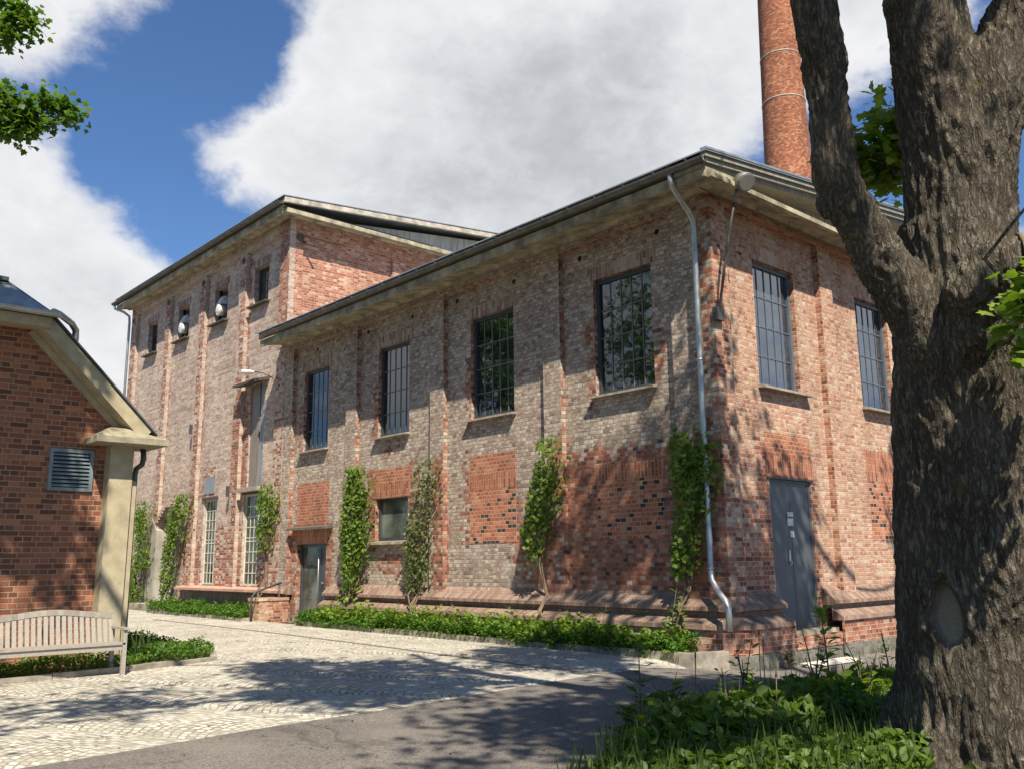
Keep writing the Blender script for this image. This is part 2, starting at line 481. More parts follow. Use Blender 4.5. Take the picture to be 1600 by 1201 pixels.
def glass_mat(name, base, tint=(.9, .95, 1.0), ior=1.9, var=.5, wav=.02):
    m, nt, b = new_mat(name)
    p, x, y, z = nt.pos()
    n = nt.noise(p, 1.3, 3.0)
    col = nt.mix(1.0, base, nt.grey(n.smooth(.3, .7, 1 - var, 1 + var)), 'MULTIPLY')
    w = nt.noise(p, 2.6, 2.0)
    dirt = nt.noise(p, 14.0, 4.0)
    setc(nt, b, col, dirt.smooth(.45, .8, .015, .10), nt.bump(w, wav, .05), ior=ior, spec=.5)
    b.inputs['Specular Tint'].default_value = (*tint, 1)
    return m


M['glass'] = glass_mat('window glass', (.012, .016, .018), ior=1.95)
M['glass_front'] = glass_mat('sky window glass', (.03, .04, .06), tint=(.85, .92, 1.0), ior=2.6)
M['glass_pale'] = glass_mat('glass with pale room behind', (.12, .14, .12), ior=1.5, var=.6)
M['glass_old'] = glass_mat('dusty old glass', (.06, .065, .055), ior=1.5, var=.6)


def wood_bench():
    m, nt, b = new_mat('silvered teak')
    p, x, y, z = nt.pos()
    r = nt.rand()
    g = nt.noise(nt.comb(x * 5, y * 30, z * 5), 6.0, 5.0, .65)
    col = nt.ramp((g * .7 + r * .3), [(.2, (.18, .157, .13)), (.5, (.30, .268, .228)), (.8, (.42, .385, .34))])
    setc(nt, b, col, .8, nt.bump(g, .3, .004))
    return m


M['teak'] = wood_bench()


def leaf_mat(name, stops, trans=.45, rough=.5):
    m, nt, b = new_mat(name)
    r = nt.rand()
    p, x, y, z = nt.pos()
    n = nt.noise(p, 2.1, 3.0)
    t = (r * .7 + (n - .5) * .7 + .15).sat()
    col = nt.ramp(t, stops)
    setc(nt, b, col, rough, spec=.35)
    tr = nt.node('ShaderNodeBsdfTranslucent')
    c2 = nt.mix(1.0, col, (1.5, 1.55, .55), 'MULTIPLY')
    nt.l.new(c2, tr.inputs[0])
    ms = nt.node('ShaderNodeMixShader'); ms.inputs[0].default_value = trans
    nt.l.new(b.outputs[0], ms.inputs[1]); nt.l.new(tr.outputs[0], ms.inputs[2])
    nt.l.new(ms.outputs[0], m.node_tree.nodes['Material Output'].inputs[0])
    return m


M['leaf_maple'] = leaf_mat('maple leaf', [(0, (.045, .10, .012)), (.5, (.085, .165, .022)), (1, (.15, .23, .035))])
M['leaf_vine'] = leaf_mat('vine leaf', [(0, (.06, .115, .014)), (.5, (.125, .20, .025)), (1, (.22, .29, .05))])
M['leaf_vine_dry'] = leaf_mat('sparse vine leaf', [(0, (.07, .085, .03)), (.5, (.12, .15, .045)), (1, (.20, .22, .08))])
M['leaf_ground'] = leaf_mat('ground cover leaf', [(0, (.035, .09, .012)), (.5, (.075, .165, .02)), (1, (.15, .25, .035))])
M['leaf_weed'] = leaf_mat('weed leaf', [(0, (.04, .085, .012)), (.5, (.085, .15, .02)), (1, (.16, .24, .035))])
M['leaf_bright'] = leaf_mat('bright and sunlit leaf', [(0, (.10, .18, .02)), (.5, (.17, .26, .035)), (1, (.26, .32, .06))])  # lighter green; sunlight on some weeds is put into this colour
M['grass'] = leaf_mat('grass blade', [(0, (.03, .065, .012)), (.5, (.06, .11, .022)), (1, (.14, .16, .06))], .35)
M['stem'] = plain('green brown stem', (.10, .085, .04), .8, .3, 20.0)
M['dry_stem'] = plain('dry vine stem', (.17, .12, .08), .9, .35, 20.0)
M['dry_leaf'] = leaf_mat('dry leaf', [(0, (.08, .05, .03)), (.5, (.13, .085, .05)), (1, (.16, .16, .06))], .2)


def bark_mat():
    m, nt, b = new_mat('furrowed maple bark')
    p, x, y, z = nt.pos()
    wob = nt.noise(p, 3.0, 3.0)
    wb = (wob - .5) * .07
    q = nt.comb(x + wb, y - wb, z * .26 + wb * .4)
    r1 = 1.0 - ((nt.noise(q, 24.0, 3.0, .55, .3) - .5).abs() * 5.5).min(1.0)
    r2 = 1.0 - ((nt.noise(nt.comb(x - wb, y + wb, z * .45), 52.0, 3.0, .5, .3) - .5).abs() * 4.5).min(1.0)
    n = nt.noise(nt.comb(x, y, z * .6), 70.0, 5.0, .7)
    h = (1.0 - r1 * .8) * (1.0 - r2 * .4) * .9 + n * .35
    big = nt.noise(p, 2.2, 4.0, .6)
    col = nt.ramp((h * .62 + big * .3).sat(), [(.2, (.016, .013, .010)), (.42, (.072, .060, .045)), (.62, (.155, .134, .102)), (.9, (.28, .25, .195))])
    at = nt.node('ShaderNodeAttribute'); at.attribute_name = 'bare'
    bare = X(m.node_tree, at.outputs['Fac'])
    col = nt.mix(bare * .9, col, nt.ramp(n, [(.3, (.17, .148, .115)), (.7, (.27, .24, .19))]))
    h = h * (1.0 - bare * .85)
    moss = nt.noise(p, 3.1, 5.0, .7).smooth(.60, .74) * .6
    col = nt.mix(moss, col, (.12, .095, .028))
    lich = nt.noise(p, 7.0, 5.0, .7).smooth(.66, .74) * .35
    col = nt.mix(lich, col, (.20, .21, .16))
    setc(nt, b, col, .92, nt.bump(h, .9, .025), spec=.15)
    return m


M['bark'] = bark_mat()
M['scar'] = plain('bare grey wood', (.115, .10, .08), .8, .3, 9.0, streak=True, bumpy=.3)
M['stub_wood'] = plain('pale broken wood', (.24, .18, .12), .85, .4, 10.0, bumpy=.5)


def sett_mat():
    m, nt, b = new_mat('pale stone setts')
    p, x, y, z = nt.pos()
    # segmental arcs: rows bend in shallow fans
    ang = R(24)
    a = x * math.cos(ang) + y * math.sin(ang)
    c = y * math.cos(ang) - x * math.sin(ang)
    fan = ((a / 1.35).mod(1.0) - .5)
    arc = (fan * fan) * 1.15
    wob = (nt.noise(p, 2.3, 3.0) - .5) * .14
    S = .098
    vv = (c + arc + wob) / S
    row = vv.floor()
    r0, _ = nt.white(nt.comb(row, 3.3, 0.0))
    uu = (a + (nt.noise(p, 3.1, 2.0) - .5) * .1) / (S * 1.05) + r0
    cell = uu.floor()
    fu = uu - cell; fv = vv - row
    d = fu.min(1.0 - fu).min(fv.min(1.0 - fv)) + (nt.noise(p, 40.0, 2.0) - .5) * .12
    mask = d.smooth(.04, .15)
    rnd, _ = nt.white(nt.comb(cell, row, 1.0))
    col = nt.ramp(rnd, [(0, (.34, .315, .26)), (.4, (.46, .435, .375)), (.8, (.54, .515, .455)), (1, (.61, .59, .53))])
    col = nt.mix(.5, col, nt.grey(nt.noise(p, 45.0, 4.0).smooth(.25, .75, .7, 1.25)), 'MULTIPLY')
    jt = nt.mix(nt.noise(p, 1.3, 3.0).smooth(.35, .65), (.16, .125, .085), (.33, .29, .21))
    col = nt.mix(mask, jt, col)
    # worn, sandy patches further off
    sand = nt.noise(p, .7, 5.0, .65).smooth(.46, .68) * .5
    col = nt.mix(sand, col, (.47, .44, .36))
    grime = nt.noise(p, 2.1, 5.0, .7).smooth(.55, .75) * .5
    col = nt.mix(grime, col, (.25, .22, .165))
    moss = nt.noise(p, 1.7, 4.0, .6).smooth(.6, .72) * (1.0 - mask) * .8
    col = nt.mix(moss, col, (.07, .09, .03))
    col = nt.mix(.5, col, nt.grey(nt.noise(p, .9, 5.0, .6).smooth(.25, .75, .75, 1.15)), 'MULTIPLY')
    setc(nt, b, col, .85, nt.bump(mask * 1.0 + rnd * .4, .6, .012), spec=.3)
    return m


def asphalt_mat():
    m, nt, b = new_mat('old asphalt')
    p, x, y, z = nt.pos()
    f = nt.noise(p, 90.0, 3.0, .7)
    g = nt.noise(p, 1.0, 5.0, .6)
    v = nt.node('ShaderNodeTexVoronoi'); nt.l.new(p, v.inputs['Vector']); v.inputs['Scale'].default_value = 70.0
    st, _ = nt.white(v.outputs['Position'])
    col = nt.ramp(st * .55 + f * .45, [(.1, (.075, .066, .058)), (.5, (.15, .133, .118)), (.85, (.23, .208, .186)), (1, (.36, .33, .30))])
    col = nt.mix(.6, col, nt.grey(g.smooth(.25, .75, .72, 1.22)), 'MULTIPLY')
    dust = nt.noise(p, .8, 5.0, .65).smooth(.48, .70) * .45
    col = nt.mix(dust, col, (.215, .195, .165))
    stain = nt.noise(p, 1.5, 4.0, .6).smooth(.62, .70) * .45
    col = nt.mix(stain, col, (.06, .052, .044))
    crk = nt.node('ShaderNodeTexVoronoi', feature='DISTANCE_TO_EDGE')
    wob = nt.noise(p, 3.0, 4.0)
    nt.l.new(nt.comb(x + wob * .5, y + wob * .4), crk.inputs['Vector']); crk.inputs['Scale'].default_value = .55
    ck = X(m.node_tree, crk.outputs['Distance']).smooth(.001, .008, .35, 0.0)
    col = nt.mix(ck, col, (.03, .026, .022))
    setc(nt, b, col, .85, nt.bump(f, .45, .006), spec=.3)
    return m


def soil_mat():
    m, nt, b = new_mat('soil with litter')
    p, x, y, z = nt.pos()
    f = nt.noise(p, 30.0, 5.0, .7)
    col = nt.ramp(f, [(.2, (.025, .019, .012)), (.6, (.07, .055, .03)), (.9, (.14, .115, .06))])
    setc(nt, b, col, .95, nt.bump(f, .8, .02), spec=.1)
    return m


M['setts'] = sett_mat(); M['asphalt'] = asphalt_mat(); M['soil'] = soil_mat()


# ------------------------------------------------------------------ ground
def S3(t): t = max(0.0, min(1.0, t)); return t * t * (3 - 2 * t)


def gz(x, y):
    """height of the yard: level court, falling a little towards the gable front"""
    return .12 - .23 * S3((x + 2.2) / 2.4) * S3((1.0 - y) / 1.4)


def sheet(name, mat, poly_fn, x0, x1, y0, y1, step, dz, k='structure'):
    mb = MB(); ids = {}
    nx, ny = int(round((x1 - x0) / step)), int(round((y1 - y0) / step))
    for i in range(nx):
        for j in range(ny):
            xa, ya = x0 + i * step, y0 + j * step
            if poly_fn and not poly_fn(xa + step / 2, ya + step / 2): continue
            q = [(xa, ya), (xa + step, ya), (xa + step, ya + step), (xa, ya + step)]
            mb.f.append(tuple(ids.setdefault((round(px, 3), round(py, 3)), len(ids)) for px, py in q))
            mb.uv.append(q); mb.sm.append(True)
    mb.v = [(px, py, gz(px, py) + dz) for px, py in ids]
    return kind(mb.build(name, mat), k)


def poly_sheet(name, mat, poly, dz, k='structure'):
    mb = MB(); mb.face([(x, y, gz(x, y) + dz) for x, y in poly]); return kind(mb.build(name, mat), k)


# the ground: fine near the yard, then out to the horizon, in one mesh
gmb = MB(); gid = {}
xs = [-600, -200, -60, -30] + [-20 + i * .8 for i in range(51)] + [40, 80, 250, 600]
ys = [-600, -200, -60, -30, -16] + [-12 + i * .8 for i in range(51)] + [45, 80, 250, 600]
for i in range(len(xs) - 1):
    for j in range(len(ys) - 1):
        q = [(xs[i], ys[j]), (xs[i + 1], ys[j]), (xs[i + 1], ys[j + 1]), (xs[i], ys[j + 1])]
        gmb.f.append(tuple(gid.setdefault(c, len(gid)) for c in q)); gmb.uv.append(q); gmb.sm.append(True)
gmb.v = [(x, y, gz(x, y) - .09) for x, y in gid]
kind(gmb.build('ground', M['soil']), 'structure')
# road (asphalt) and paved court: strips whose common edge runs along the photographed joint
JOINT = [(-40, -1.4), (-20, -1.0), (-9.76, -.62), (-8.0, -.40), (-5.9, -.30), (-3.85, -.02), (-2.1, .02), (-1.1, -.08), (-.93, .02)]


def joint_y(x):
    for (a, b), (c, d) in zip(JOINT, JOINT[1:]):
        if a <= x <= c: return b + (d - b) * (x - a) / (c - a)
    return JOINT[-1][1] if x > JOINT[-1][0] else JOINT[0][1]


cols = sorted(set([-40, -30, -20, -15] + [-12 + i * .4 for i in range(29)] + [-.93]))
mb = MB(); vid = {}


def strip(mb, vid, cols, f0, f1, n, dz):
    for i in range(len(cols) - 1):
        for j in range(n):
            q = []
            for cx, t in ((cols[i], j / n), (cols[i + 1], j / n), (cols[i + 1], (j + 1) / n), (cols[i], (j + 1) / n)):
                y = f0(cx) + (f1(cx) - f0(cx)) * t
                q.append((round(cx, 4), round(y, 4)))
            mb.f.append(tuple(vid.setdefault(c, len(vid)) for c in q)); mb.uv.append(q); mb.sm.append(True)
    mb.v = [(x, y, gz(x, y) + dz) for x, y in vid]


strip(mb, vid, cols, joint_y, lambda x: 40.0, 60, .0)
kind(mb.build('paving', M['setts']), 'structure')
mb = MB(); vid = {}
rc = sorted(set(cols + [-.93 + .35 * i for i in range(1, 60)]))
strip(mb, vid, rc, lambda x: -14.0, lambda x: joint_y(x) if x < -.93 else .6, 44, .0)
kind(mb.build('road', M['asphalt']), 'structure')
# dark drainage channel across the setts
mb = MB()
ch = [(-2.36, 17.06), (-2.45, 10.8), (-2.68, 5.42), (-2.83, 3.6), (-2.95, 1.05), (-2.92, .05)]
for (a, b), (c, d) in zip(ch, ch[1:]):
    mb.face([(a - .05, b, gz(a, b) + .004), (c - .05, d, gz(c, d) + .004), (c + .05, d, gz(c, d) + .004), (a + .05, b, gz(a, b) + .004)][::-1])
kind(mb.build('drain_channel', plain('dark drain stones', (.15, .13, .105), .9, .5, 14.0, bumpy=.5)), 'structure')


# ------------------------------------------------------------------ building helpers
class Wall:
    """axis 'x': wall looks to -x at x=c (u=y).  axis 'y': looks to -y at y=c (u=x). d = outward distance"""
    def __init__(s, axis, c=0.0): s.a, s.c = axis, c
    def P(s, u, d, z): return (s.c - d, u, z) if s.a == 'x' else (u, s.c - d, z)
    def box(s, mb, u0, u1, d0, d1, z0, z1, swap=False):
        a = s.P(u0, d0, z0); b = s.P(u1, d1, z1)
        mb.box(min(a[0], b[0]), max(a[0], b[0]), min(a[1], b[1]), max(a[1], b[1]), min(a[2], b[2]), max(a[2], b[2]), swap)
    def quad(s, mb, pts, swap=False):
        q = [s.P(*p) for p in pts]
        mb.face(q if s.a == 'y' else q[::-1], swap=swap)
    def panel(s, mb, u0, u1, z0, z1, d, holes, depth=.2):
        us = sorted({u0, u1, *[h[0] for h in holes], *[h[1] for h in holes]})
        zs = sorted({z0, z1, *[h[2] for h in holes], *[h[3] for h in holes]})
        for i in range(len(us) - 1):
            for j in range(len(zs) - 1):
                cu, cz = (us[i] + us[i + 1]) / 2, (zs[j] + zs[j + 1]) / 2
                if any(h[0] < cu < h[1] and h[2] < cz < h[3] for h in holes): continue
                s.quad(mb, [(us[i], d, zs[j]), (us[i + 1], d, zs[j]), (us[i + 1], d, zs[j + 1]), (us[i], d, zs[j + 1])])
        for h in holes:
            a, b, c, e = h[:4]; k = h[4] if len(h) > 4 else depth
            s.quad(mb, [(a, d, c), (a, d - k, c), (a, d - k, e), (a, d, e)])
            s.quad(mb, [(b, d - k, c), (b, d, c), (b, d, e), (b, d - k, e)])
            s.quad(mb, [(a, d - k, e), (b, d - k, e), (b, d, e), (a, d, e)])
            s.quad(mb, [(a, d, c), (b, d, c), (b, d - k, c), (a, d - k, c)])


LW = Wall('x'); FW = Wall('y')
TW = Wall('x')


def window(w, parent, u0, u1, z0, z1, d, cols, rows, fmat, gmat, fw=.06, bw=.022, label=None, open_rows=None):
    """steel framed window: frame part, pane and glazing bars below it. d: outward position of the frame front"""
    mb = MB()
    w.box(mb, u0, u1, d - .07, d, z1 - fw, z1); w.box(mb, u0, u1, d - .07, d, z0, z0 + fw)
    w.box(mb, u0, u0 + fw, d - .07, d, z0 + fw, z1 - fw); w.box(mb, u1 - fw, u1, d - .07, d, z0 + fw, z1 - fw)
    fr = mb.build('window', fmat, parent)
    if label: fr['label'] = label
    mb = MB()
    w.quad(mb, [(u0 + fw, d - .045, z0 + fw), (u1 - fw, d - .045, z0 + fw), (u1 - fw, d - .045, z1 - fw), (u0 + fw, d - .045, z1 - fw)])
    mb.build('pane', gmat, fr)
    mb = MB()
    iu0, iu1, iz0, iz1 = u0 + fw, u1 - fw, z0 + fw, z1 - fw
    for r in rows:
        z = iz0 + (iz1 - iz0) * r
        w.box(mb, iu0, iu1, d - .044, d - .030, z - bw / 2, z + bw / 2)
    for i in range(1, cols):
        u = iu0 + (iu1 - iu0) * i / cols
        w.box(mb, u - bw / 2, u + bw / 2, d - .044, d - .032, iz0, iz1)
    mb.build('glazing_bars', M['bars'] if fmat is M['frame'] else fmat, fr)
    return fr


def sill(w, parent, u0, u1, z, d0, d1, mat, th=.05, name='sill'):
    mb = MB()
    a = [w.P(u0, d0, z - th), w.P(u1, d0, z - th), w.P(u1, d1, z - th - .02), w.P(u0, d1, z - th - .02)]
    b = [w.P(u0, d0, z), w.P(u1, d0, z), w.P(u1, d1, z - .03), w.P(u0, d1, z - .03)]
    mb.hexa(a, b)
    return mb.build(name, mat, parent)


# ================================================================== BRICK HALL (low annex)
hall = thing('brick_hall', 'low weathered brick factory hall with tall gridded windows and a grey steel front door', 'building', (7, 7, 0))
ZB = -.4
PD = -.12                      # panel recess behind pilaster faces
EY = 14.58                     # far end of the long wall
WLONG = [(1.375, 2.775), (5.03, 6.42), (8.70, 10.0), (12.35, 13.67)]
WZ0, WZ1 = 4.56, 6.77
mb = MB()
holes = [(a, b, WZ0, WZ1, .16) for a, b in WLONG] + [(8.71, 10.05, 2.08, 3.07, .2), (12.28, 13.78, .1, 2.08, .22)]
LW.panel(mb, 0.0, EY, ZB, 7.74, PD, holes)
for a, b in ((0, .88), (3.57, 4.05), (7.24, 7.73), (10.82, 11.30), (14.12, EY)):
    LW.box(mb, a, b, PD - .06, 0, ZB, 7.5)
LW.box(mb, 0, EY, PD - .06, .0, 7.5, 7.72)
wl = mb.build('wall', M['brick_long'], hall)
wl['label'] = 'long wall of grey and whitish brick with shallow pilasters'
WFRONT = [(1.40, 2.74), (5.07, 6.42), (8.72, 10.06), (12.0, 13.34)]
HX = 14.6
mb = MB()
holes = [(a, b, 4.52, 6.80, .16) for a, b in WFRONT] + [(1.50, 2.84, .40, 2.94, .06)]
FW.panel(mb, 0.0, HX, ZB, 7.74, PD, holes)
for a, b in ((0.006, .46), (3.5, 3.95), (7.1, 7.55), (10.7, 11.15), (14.1, HX)):
    FW.box(mb, a, b, PD - .06, 0.006, ZB, 7.5)
FW.box(mb, 0.006, HX, PD - .06, .006, 7.5, 7.72)
# back and far sides close the block
mb.face([(HX, 0, ZB), (HX, EY + 1, ZB), (HX, EY + 1, 7.8), (HX, 0, 7.8)])
wf = mb.build('wall', M['brick_front'], hall)
wf['label'] = 'gable front wall of pinkish red brick'

for a, b in WLONG:
    window(LW, hall, a, b, WZ0, WZ1, PD - .09, 5, (.235, .49, .745), M['frame'], M['glass'], .07)
    sill(LW, hall, a - .06, b + .08, WZ0 + .01, PD - .09, .02, M['sill'])
    mb = MB(); LW.box(mb, a - .13, b + .13, PD - .02, PD + .003, WZ1, WZ1 + .27, True)
    mb.build('soldier_course', M['soldier_long'], hall)
for a, b in WFRONT:
    window(FW, hall, a, b, 4.52, 6.80, PD - .09, 5, (.235, .49, .745), M['frame_front'], M['glass_front'], .07, label='slate blue window reflecting bright sky')
    sill(FW, hall, a - .05, b + .2, 4.53, PD - .09, .03, M['sill'])
    mb = MB(); FW.box(mb, a - .13, b + .13, PD - .02, PD + .003, 6.80, 7.07, True)
    mb.build('soldier_course', M['soldier_front'], hall)


def infill(w, u0, u1, z0, z1, mat, d=PD, swap=False, name='brick_infill', proud=.005):
    mb = MB(); w.box(mb, u0, u1, d - .03, d + proud, z0, z1, swap)
    return mb.build(name, mat, hall)


infill(LW, 5.0, 6.47, 1.95, 3.05, M['brick_dots'])['label'] = 'walled-up opening in red brick with dark headers'
infill(LW, 5.0, 6.49, 3.05, 3.36, M['soldier_red'], swap=True, name='soldier_course', proud=.006)
infill(LW, 5.02, 6.47, 3.36, 3.78, M['brick_red'])
infill(LW, 1.29, 2.80, 1.95, 2.98, M['brick_dots'])['label'] = 'walled-up opening with many dark headers at corner bay'
infill(LW, 1.25, 2.82, 2.98, 3.28, M['soldier_red'], swap=True, name='soldier_course', proud=.006)
infill(LW, 8.62, 10.12, 3.08, 3.42, M['soldier_red'], swap=True, name='soldier_course', proud=.006)
infill(LW, 8.64, 10.1, 3.42, 3.78, M['brick_red'])
infill(LW, 12.2, 13.86, 2.54, 3.68, M['brick_red'])
infill(LW, 12.22, 13.84, 2.09, 2.46, M['soldier_red'], swap=True, name='soldier_course', proud=.006)
infill(FW, 5.0, 6.4, 1.89, 3.05, M['brick_dots'])
infill(FW, 4.98, 6.4, 3.05, 3.66, M['soldier_red'], swap=True, name='soldier_course', proud=.006)
infill(FW, 1.42, 2.92, 3.0, 3.32, M['soldier_red'], swap=True, name='soldier_course', proud=.006)
infill(FW, 1.44, 2.9, 3.32, 3.72, M['brick_red'])
infill(FW, 1.42, 2.92, 2.945, 3.0, M['brick_red'], proud=.03)

# small ground-floor window and its stone sill
sw = window(LW, hall, 8.71, 10.05, 2.08, 3.07, PD - .1, 1, (), M['frame'], M['glass_pale'], .075)
sill(LW, hall, 8.55, 10.2, 2.08, PD - .1, .03, M['concrete'], .07)
# glazed entrance at the far end of the long wall
mb = MB()
d0 = PD - .12
LW.box(mb, 12.28, 12.40, d0 - .06, d0, .1, 2.08); LW.box(mb, 13.70, 13.78, d0 - .06, d0, .1, 2.08)
LW.box(mb, 12.40, 13.70, d0 - .06, d0, 2.0, 2.08); LW.box(mb, 12.40, 13.70, d0 - .06, d0, .1, .22)
LW.box(mb, 12.72, 12.80, d0 - .06, d0, .22, 2.0); LW.box(mb, 12.40, 12.72, d0 - .05, d0 - .01, .22, 2.0)
dr = mb.build('glass_door', M['frame'], hall)
mb = MB(); LW.quad(mb, [(12.80, d0 - .04, .22), (13.70, d0 - .04, .22), (13.70, d0 - .04, 2.0), (12.80, d0 - .04, 2.0)])
mb.build('pane', M['glass_pale'], dr)
mb = MB(); mb.tube([LW.P(12.76, d0 + .05, .3), LW.P(12.76, d0 + .05, 1.95)], .016, 8)
LW.box(mb, 12.55, 12.60, d0, d0 + .05, 1.06, 1.10)
mb.build('handle', M['zinc'], dr)
mb = MB(); mb.hexa([LW.P(11.95, PD, 2.46), LW.P(13.98, PD, 2.46), LW.P(13.98, .12, 2.44), LW.P(11.95, .12, 2.44)],
                   [LW.P(11.95, PD, 2.55), LW.P(13.98, PD, 2.55), LW.P(13.98, .12, 2.50), LW.P(11.95, .12, 2.50)])
mb.build('door_canopy', M['canopy'], hall)
# grey steel door on the front
mb = MB()
FW.box(mb, 1.50, 2.84, PD - .10, PD - .045, .40, 2.94)
FW.box(mb, 1.50, 1.56, PD - .045, PD - .03, .40, 2.94); FW.box(mb, 2.78, 2.84, PD - .045, PD - .03, .40, 2.94); FW.box(mb, 1.56, 2.78, PD - .045, PD - .03, 2.87, 2.94)
FW.box(mb, 2.165, 2.175, PD - .045, PD - .041, .42, 2.86)
sd = mb.build('steel_door', M['door_grey'], hall)
mb = MB(); FW.box(mb, 1.44, 2.9, PD - .05, PD + .035, 2.92, 2.955); mb.build('drip_cap', M['iron'], sd)
mb = MB(); FW.box(mb, 2.06, 2.25, PD - .041, PD - .036, 2.29, 2.37); FW.box(mb, 2.05, 2.24, PD - .041, PD - .036, 2.13, 2.26)
mb.build('notice', M['notice'], sd)
mb = MB(); FW.box(mb, 2.12, 2.24, PD - .041, PD - .036, 1.94, 2.05); mb.build('notice', M['white_paint'], sd)
mb = MB(); FW.box(mb, 2.03, 2.08, PD - .041, PD - .032, 1.46, 1.72); FW.box(mb, 2.04, 2.07, PD - .032, PD - .005, 1.48, 1.53); mb.build('lock', M['zinc'], sd)
mb = MB(); FW.box(mb, 1.40, 2.95, PD - .06, .16, .32, .40); mb.build('doorstep', M['concrete'], hall)

# plinth: two sloping brick ledges over a brick and granite base, mitred and chamfered at the corner
PROF = [(PD, 1.06), (.0, .97), (.14, .85), (.145, .79), (.05, .765), (.05, .70), (.26, .58), (.27, .515), (.225, .495), (.225, .13)]


def plinth_run(mb, path_fn, prof):
    pts = [path_fn(d) for d, z in prof]
    n = len(pts[0])
    for k in range(n - 1):
        for i in range(len(prof) - 1):
            a, b = pts[i][k], pts[i][k + 1]; c, e = pts[i + 1][k + 1], pts[i + 1][k]
            z0, z1 = prof[i][1], prof[i + 1][1]
            # bricks of the ledges are laid on end, across the slope
            f = [(a[0], a[1], z0), (b[0], b[1], z0), (c[0], c[1], z1), (e[0], e[1], z1)]
            L0 = a[0] - a[1]; L1 = b[0] - b[1]
            s0 = math.hypot(prof[i + 1][0] - prof[i][0], z1 - z0)
            mb.face(f, uv=[(L0, z0), (L1, z0), (L1, z0 - s0), (L0, z0 - s0)])
    for k in (0, n - 1):
        mb.face([(pts[i][k][0], pts[i][k][1], prof[i][1]) for i in range(len(prof))] + [(.3 if False else pts[0][k][0], pts[0][k][1], prof[-1][1])])


CH = .12
runA = lambda d: [(-d, 11.98), (-d, max(CH, d * .4)), (max(CH, d * .4), -d), (1.40, -d)] if d > .12 else [(-d, 11.98), (-d, -d), (-d, -d), (1.40, -d)]
runB = lambda d: [(2.95, -d), (14.6, -d)]
runC = lambda d: [(-d, 14.5), (-d, 13.95)]
mbl = MB(); mbb = MB()
for run in (runA, runB, runC):
    plinth_run(mbl, run, PROF[:5]); plinth_run(mbl, run, PROF[4:8]); plinth_run(mbb, run, PROF[7:])
mbl.build('plinth_ledge', M['ledge'], hall)
mbb.build('plinth', M['brick_front'], hall)
mb = MB()
for run in (runA, runB, runC): plinth_run(mb, run, [(.225, .13), (.25, .125), (.26, -.4)])
mb.box(1.35, 3.0, -.20, .1, -.4, .32)
mb.build('granite_base', M['granite'], hall)
mb = MB(); FW.box(mb, 1.40, 2.95, .0, .215, .12, .33); mb.build('plinth', M['brick_front'], hall)

# cornice, gable pediment, gutter, roof
mb = MB()
prof = [(.2, 7.66), (-.12, 7.63), (-.16, 7.68), (-.72, 7.58), (-.76, 7.52), (-.80, 7.53), (-.80, 7.70), (.2, 7.74)]
mb.extrude([(x, z) for x, z in prof], 'y', -.52, EY + .02)
mb.build('cornice', M['concrete'], hall)
mb = MB()
prof = [(.2, 7.66), (-.08, 7.63), (-.11, 7.67), (-.50, 7.58), (-.53, 7.51), (-.60, 7.52), (-.60, 7.60), (-.50, 7.63), (.2, 7.72)]
mb.extrude(prof, 'x', -.74, HX)
mb.build('cornice', M['concrete'], hall)['label'] = 'horizontal cornice under the front gable'
SL = .112
RX = 7.3


def rake(mb, y0, y1, za, zb, x0=-.86, x1=RX):
    """band following the roof slope on the gable front"""
    za2, zb2 = za + SL * (x1 - x0), zb + SL * (x1 - x0)
    lo = [(x0, y0, za), (x1, y0, za2), (x1, y1, za2), (x0, y1, za)]
    hi = [(x0, y0, zb), (x1, y0, zb2), (x1, y1, zb2), (x0, y1, zb)]
    mb.hexa(lo, hi)
    lo = [(x1, y0, za2), (2 * x1 - x0, y0, za), (2 * x1 - x0, y1, za), (x1, y1, za2)]
    hi = [(x1, y0, zb2), (2 * x1 - x0, y0, zb), (2 * x1 - x0, y1, zb), (x1, y1, zb2)]
    mb.hexa(lo, hi)


mb = MB(); rake(mb, -.50, .1, 7.655, 7.735); rake(mb, -.56, .1, 7.742, 7.815); rake(mb, -.60, .1, 7.822, 7.895)
mb.build('bargeboard', M['timber_grey'], hall)
mb = MB(); mb.face([(-.3, -.05, 7.6), (HX, -.05, 7.6), (HX, -.05, 7.75), (RX, -.05, 8.6), (-.3, -.05, 7.75)])
for i in range(60): mb.box(-.2 + i * .25, -.185 + i * .25, -.06, -.05, 7.62, 7.72 + SL * (i * .25 if i < 30 else (60 - i) * .25))
mb.build('pediment', M['timber_grey'], hall)
mb = MB(); rake(mb, -.63, EY + .1, 7.90, 7.925, -.88)
mb.build('roof', M['zinc_roof'], hall)
mb = MB(); rake(mb, -.64, -.52, 7.927, 7.965, -.88); mb.build('roof_edge', M['zinc'], hall)


def gutter(mb, x, y0, y1, z, r=.075):
    n = 9; p0, p1 = [], []
    for k in range(n):
        t = math.pi + math.pi * k / (n - 1)
        p0.append((x + r * math.cos(t), z + r * math.sin(t)))
    pr = p0 + [(a * .0 + x + (a - x) * .85, z + (b - z) * .85) for a, b in reversed(p0)]
    mb.extrude(pr, 'y', y0, y1)


mb = MB(); gutter(mb, -.89, -.6, EY - .35, 7.80, .085)
for i in range(22): mb.box(-.985, -.80, -.3 + i * .66, -.285 + i * .66, 7.805, 7.825)
mb.build('gutter', M['gutter'], hall)
mb = MB(); mb.box(-.86, -.80, -.5, EY, 7.72, 7.895); mb.build('fascia', M['timber_dark'], hall)

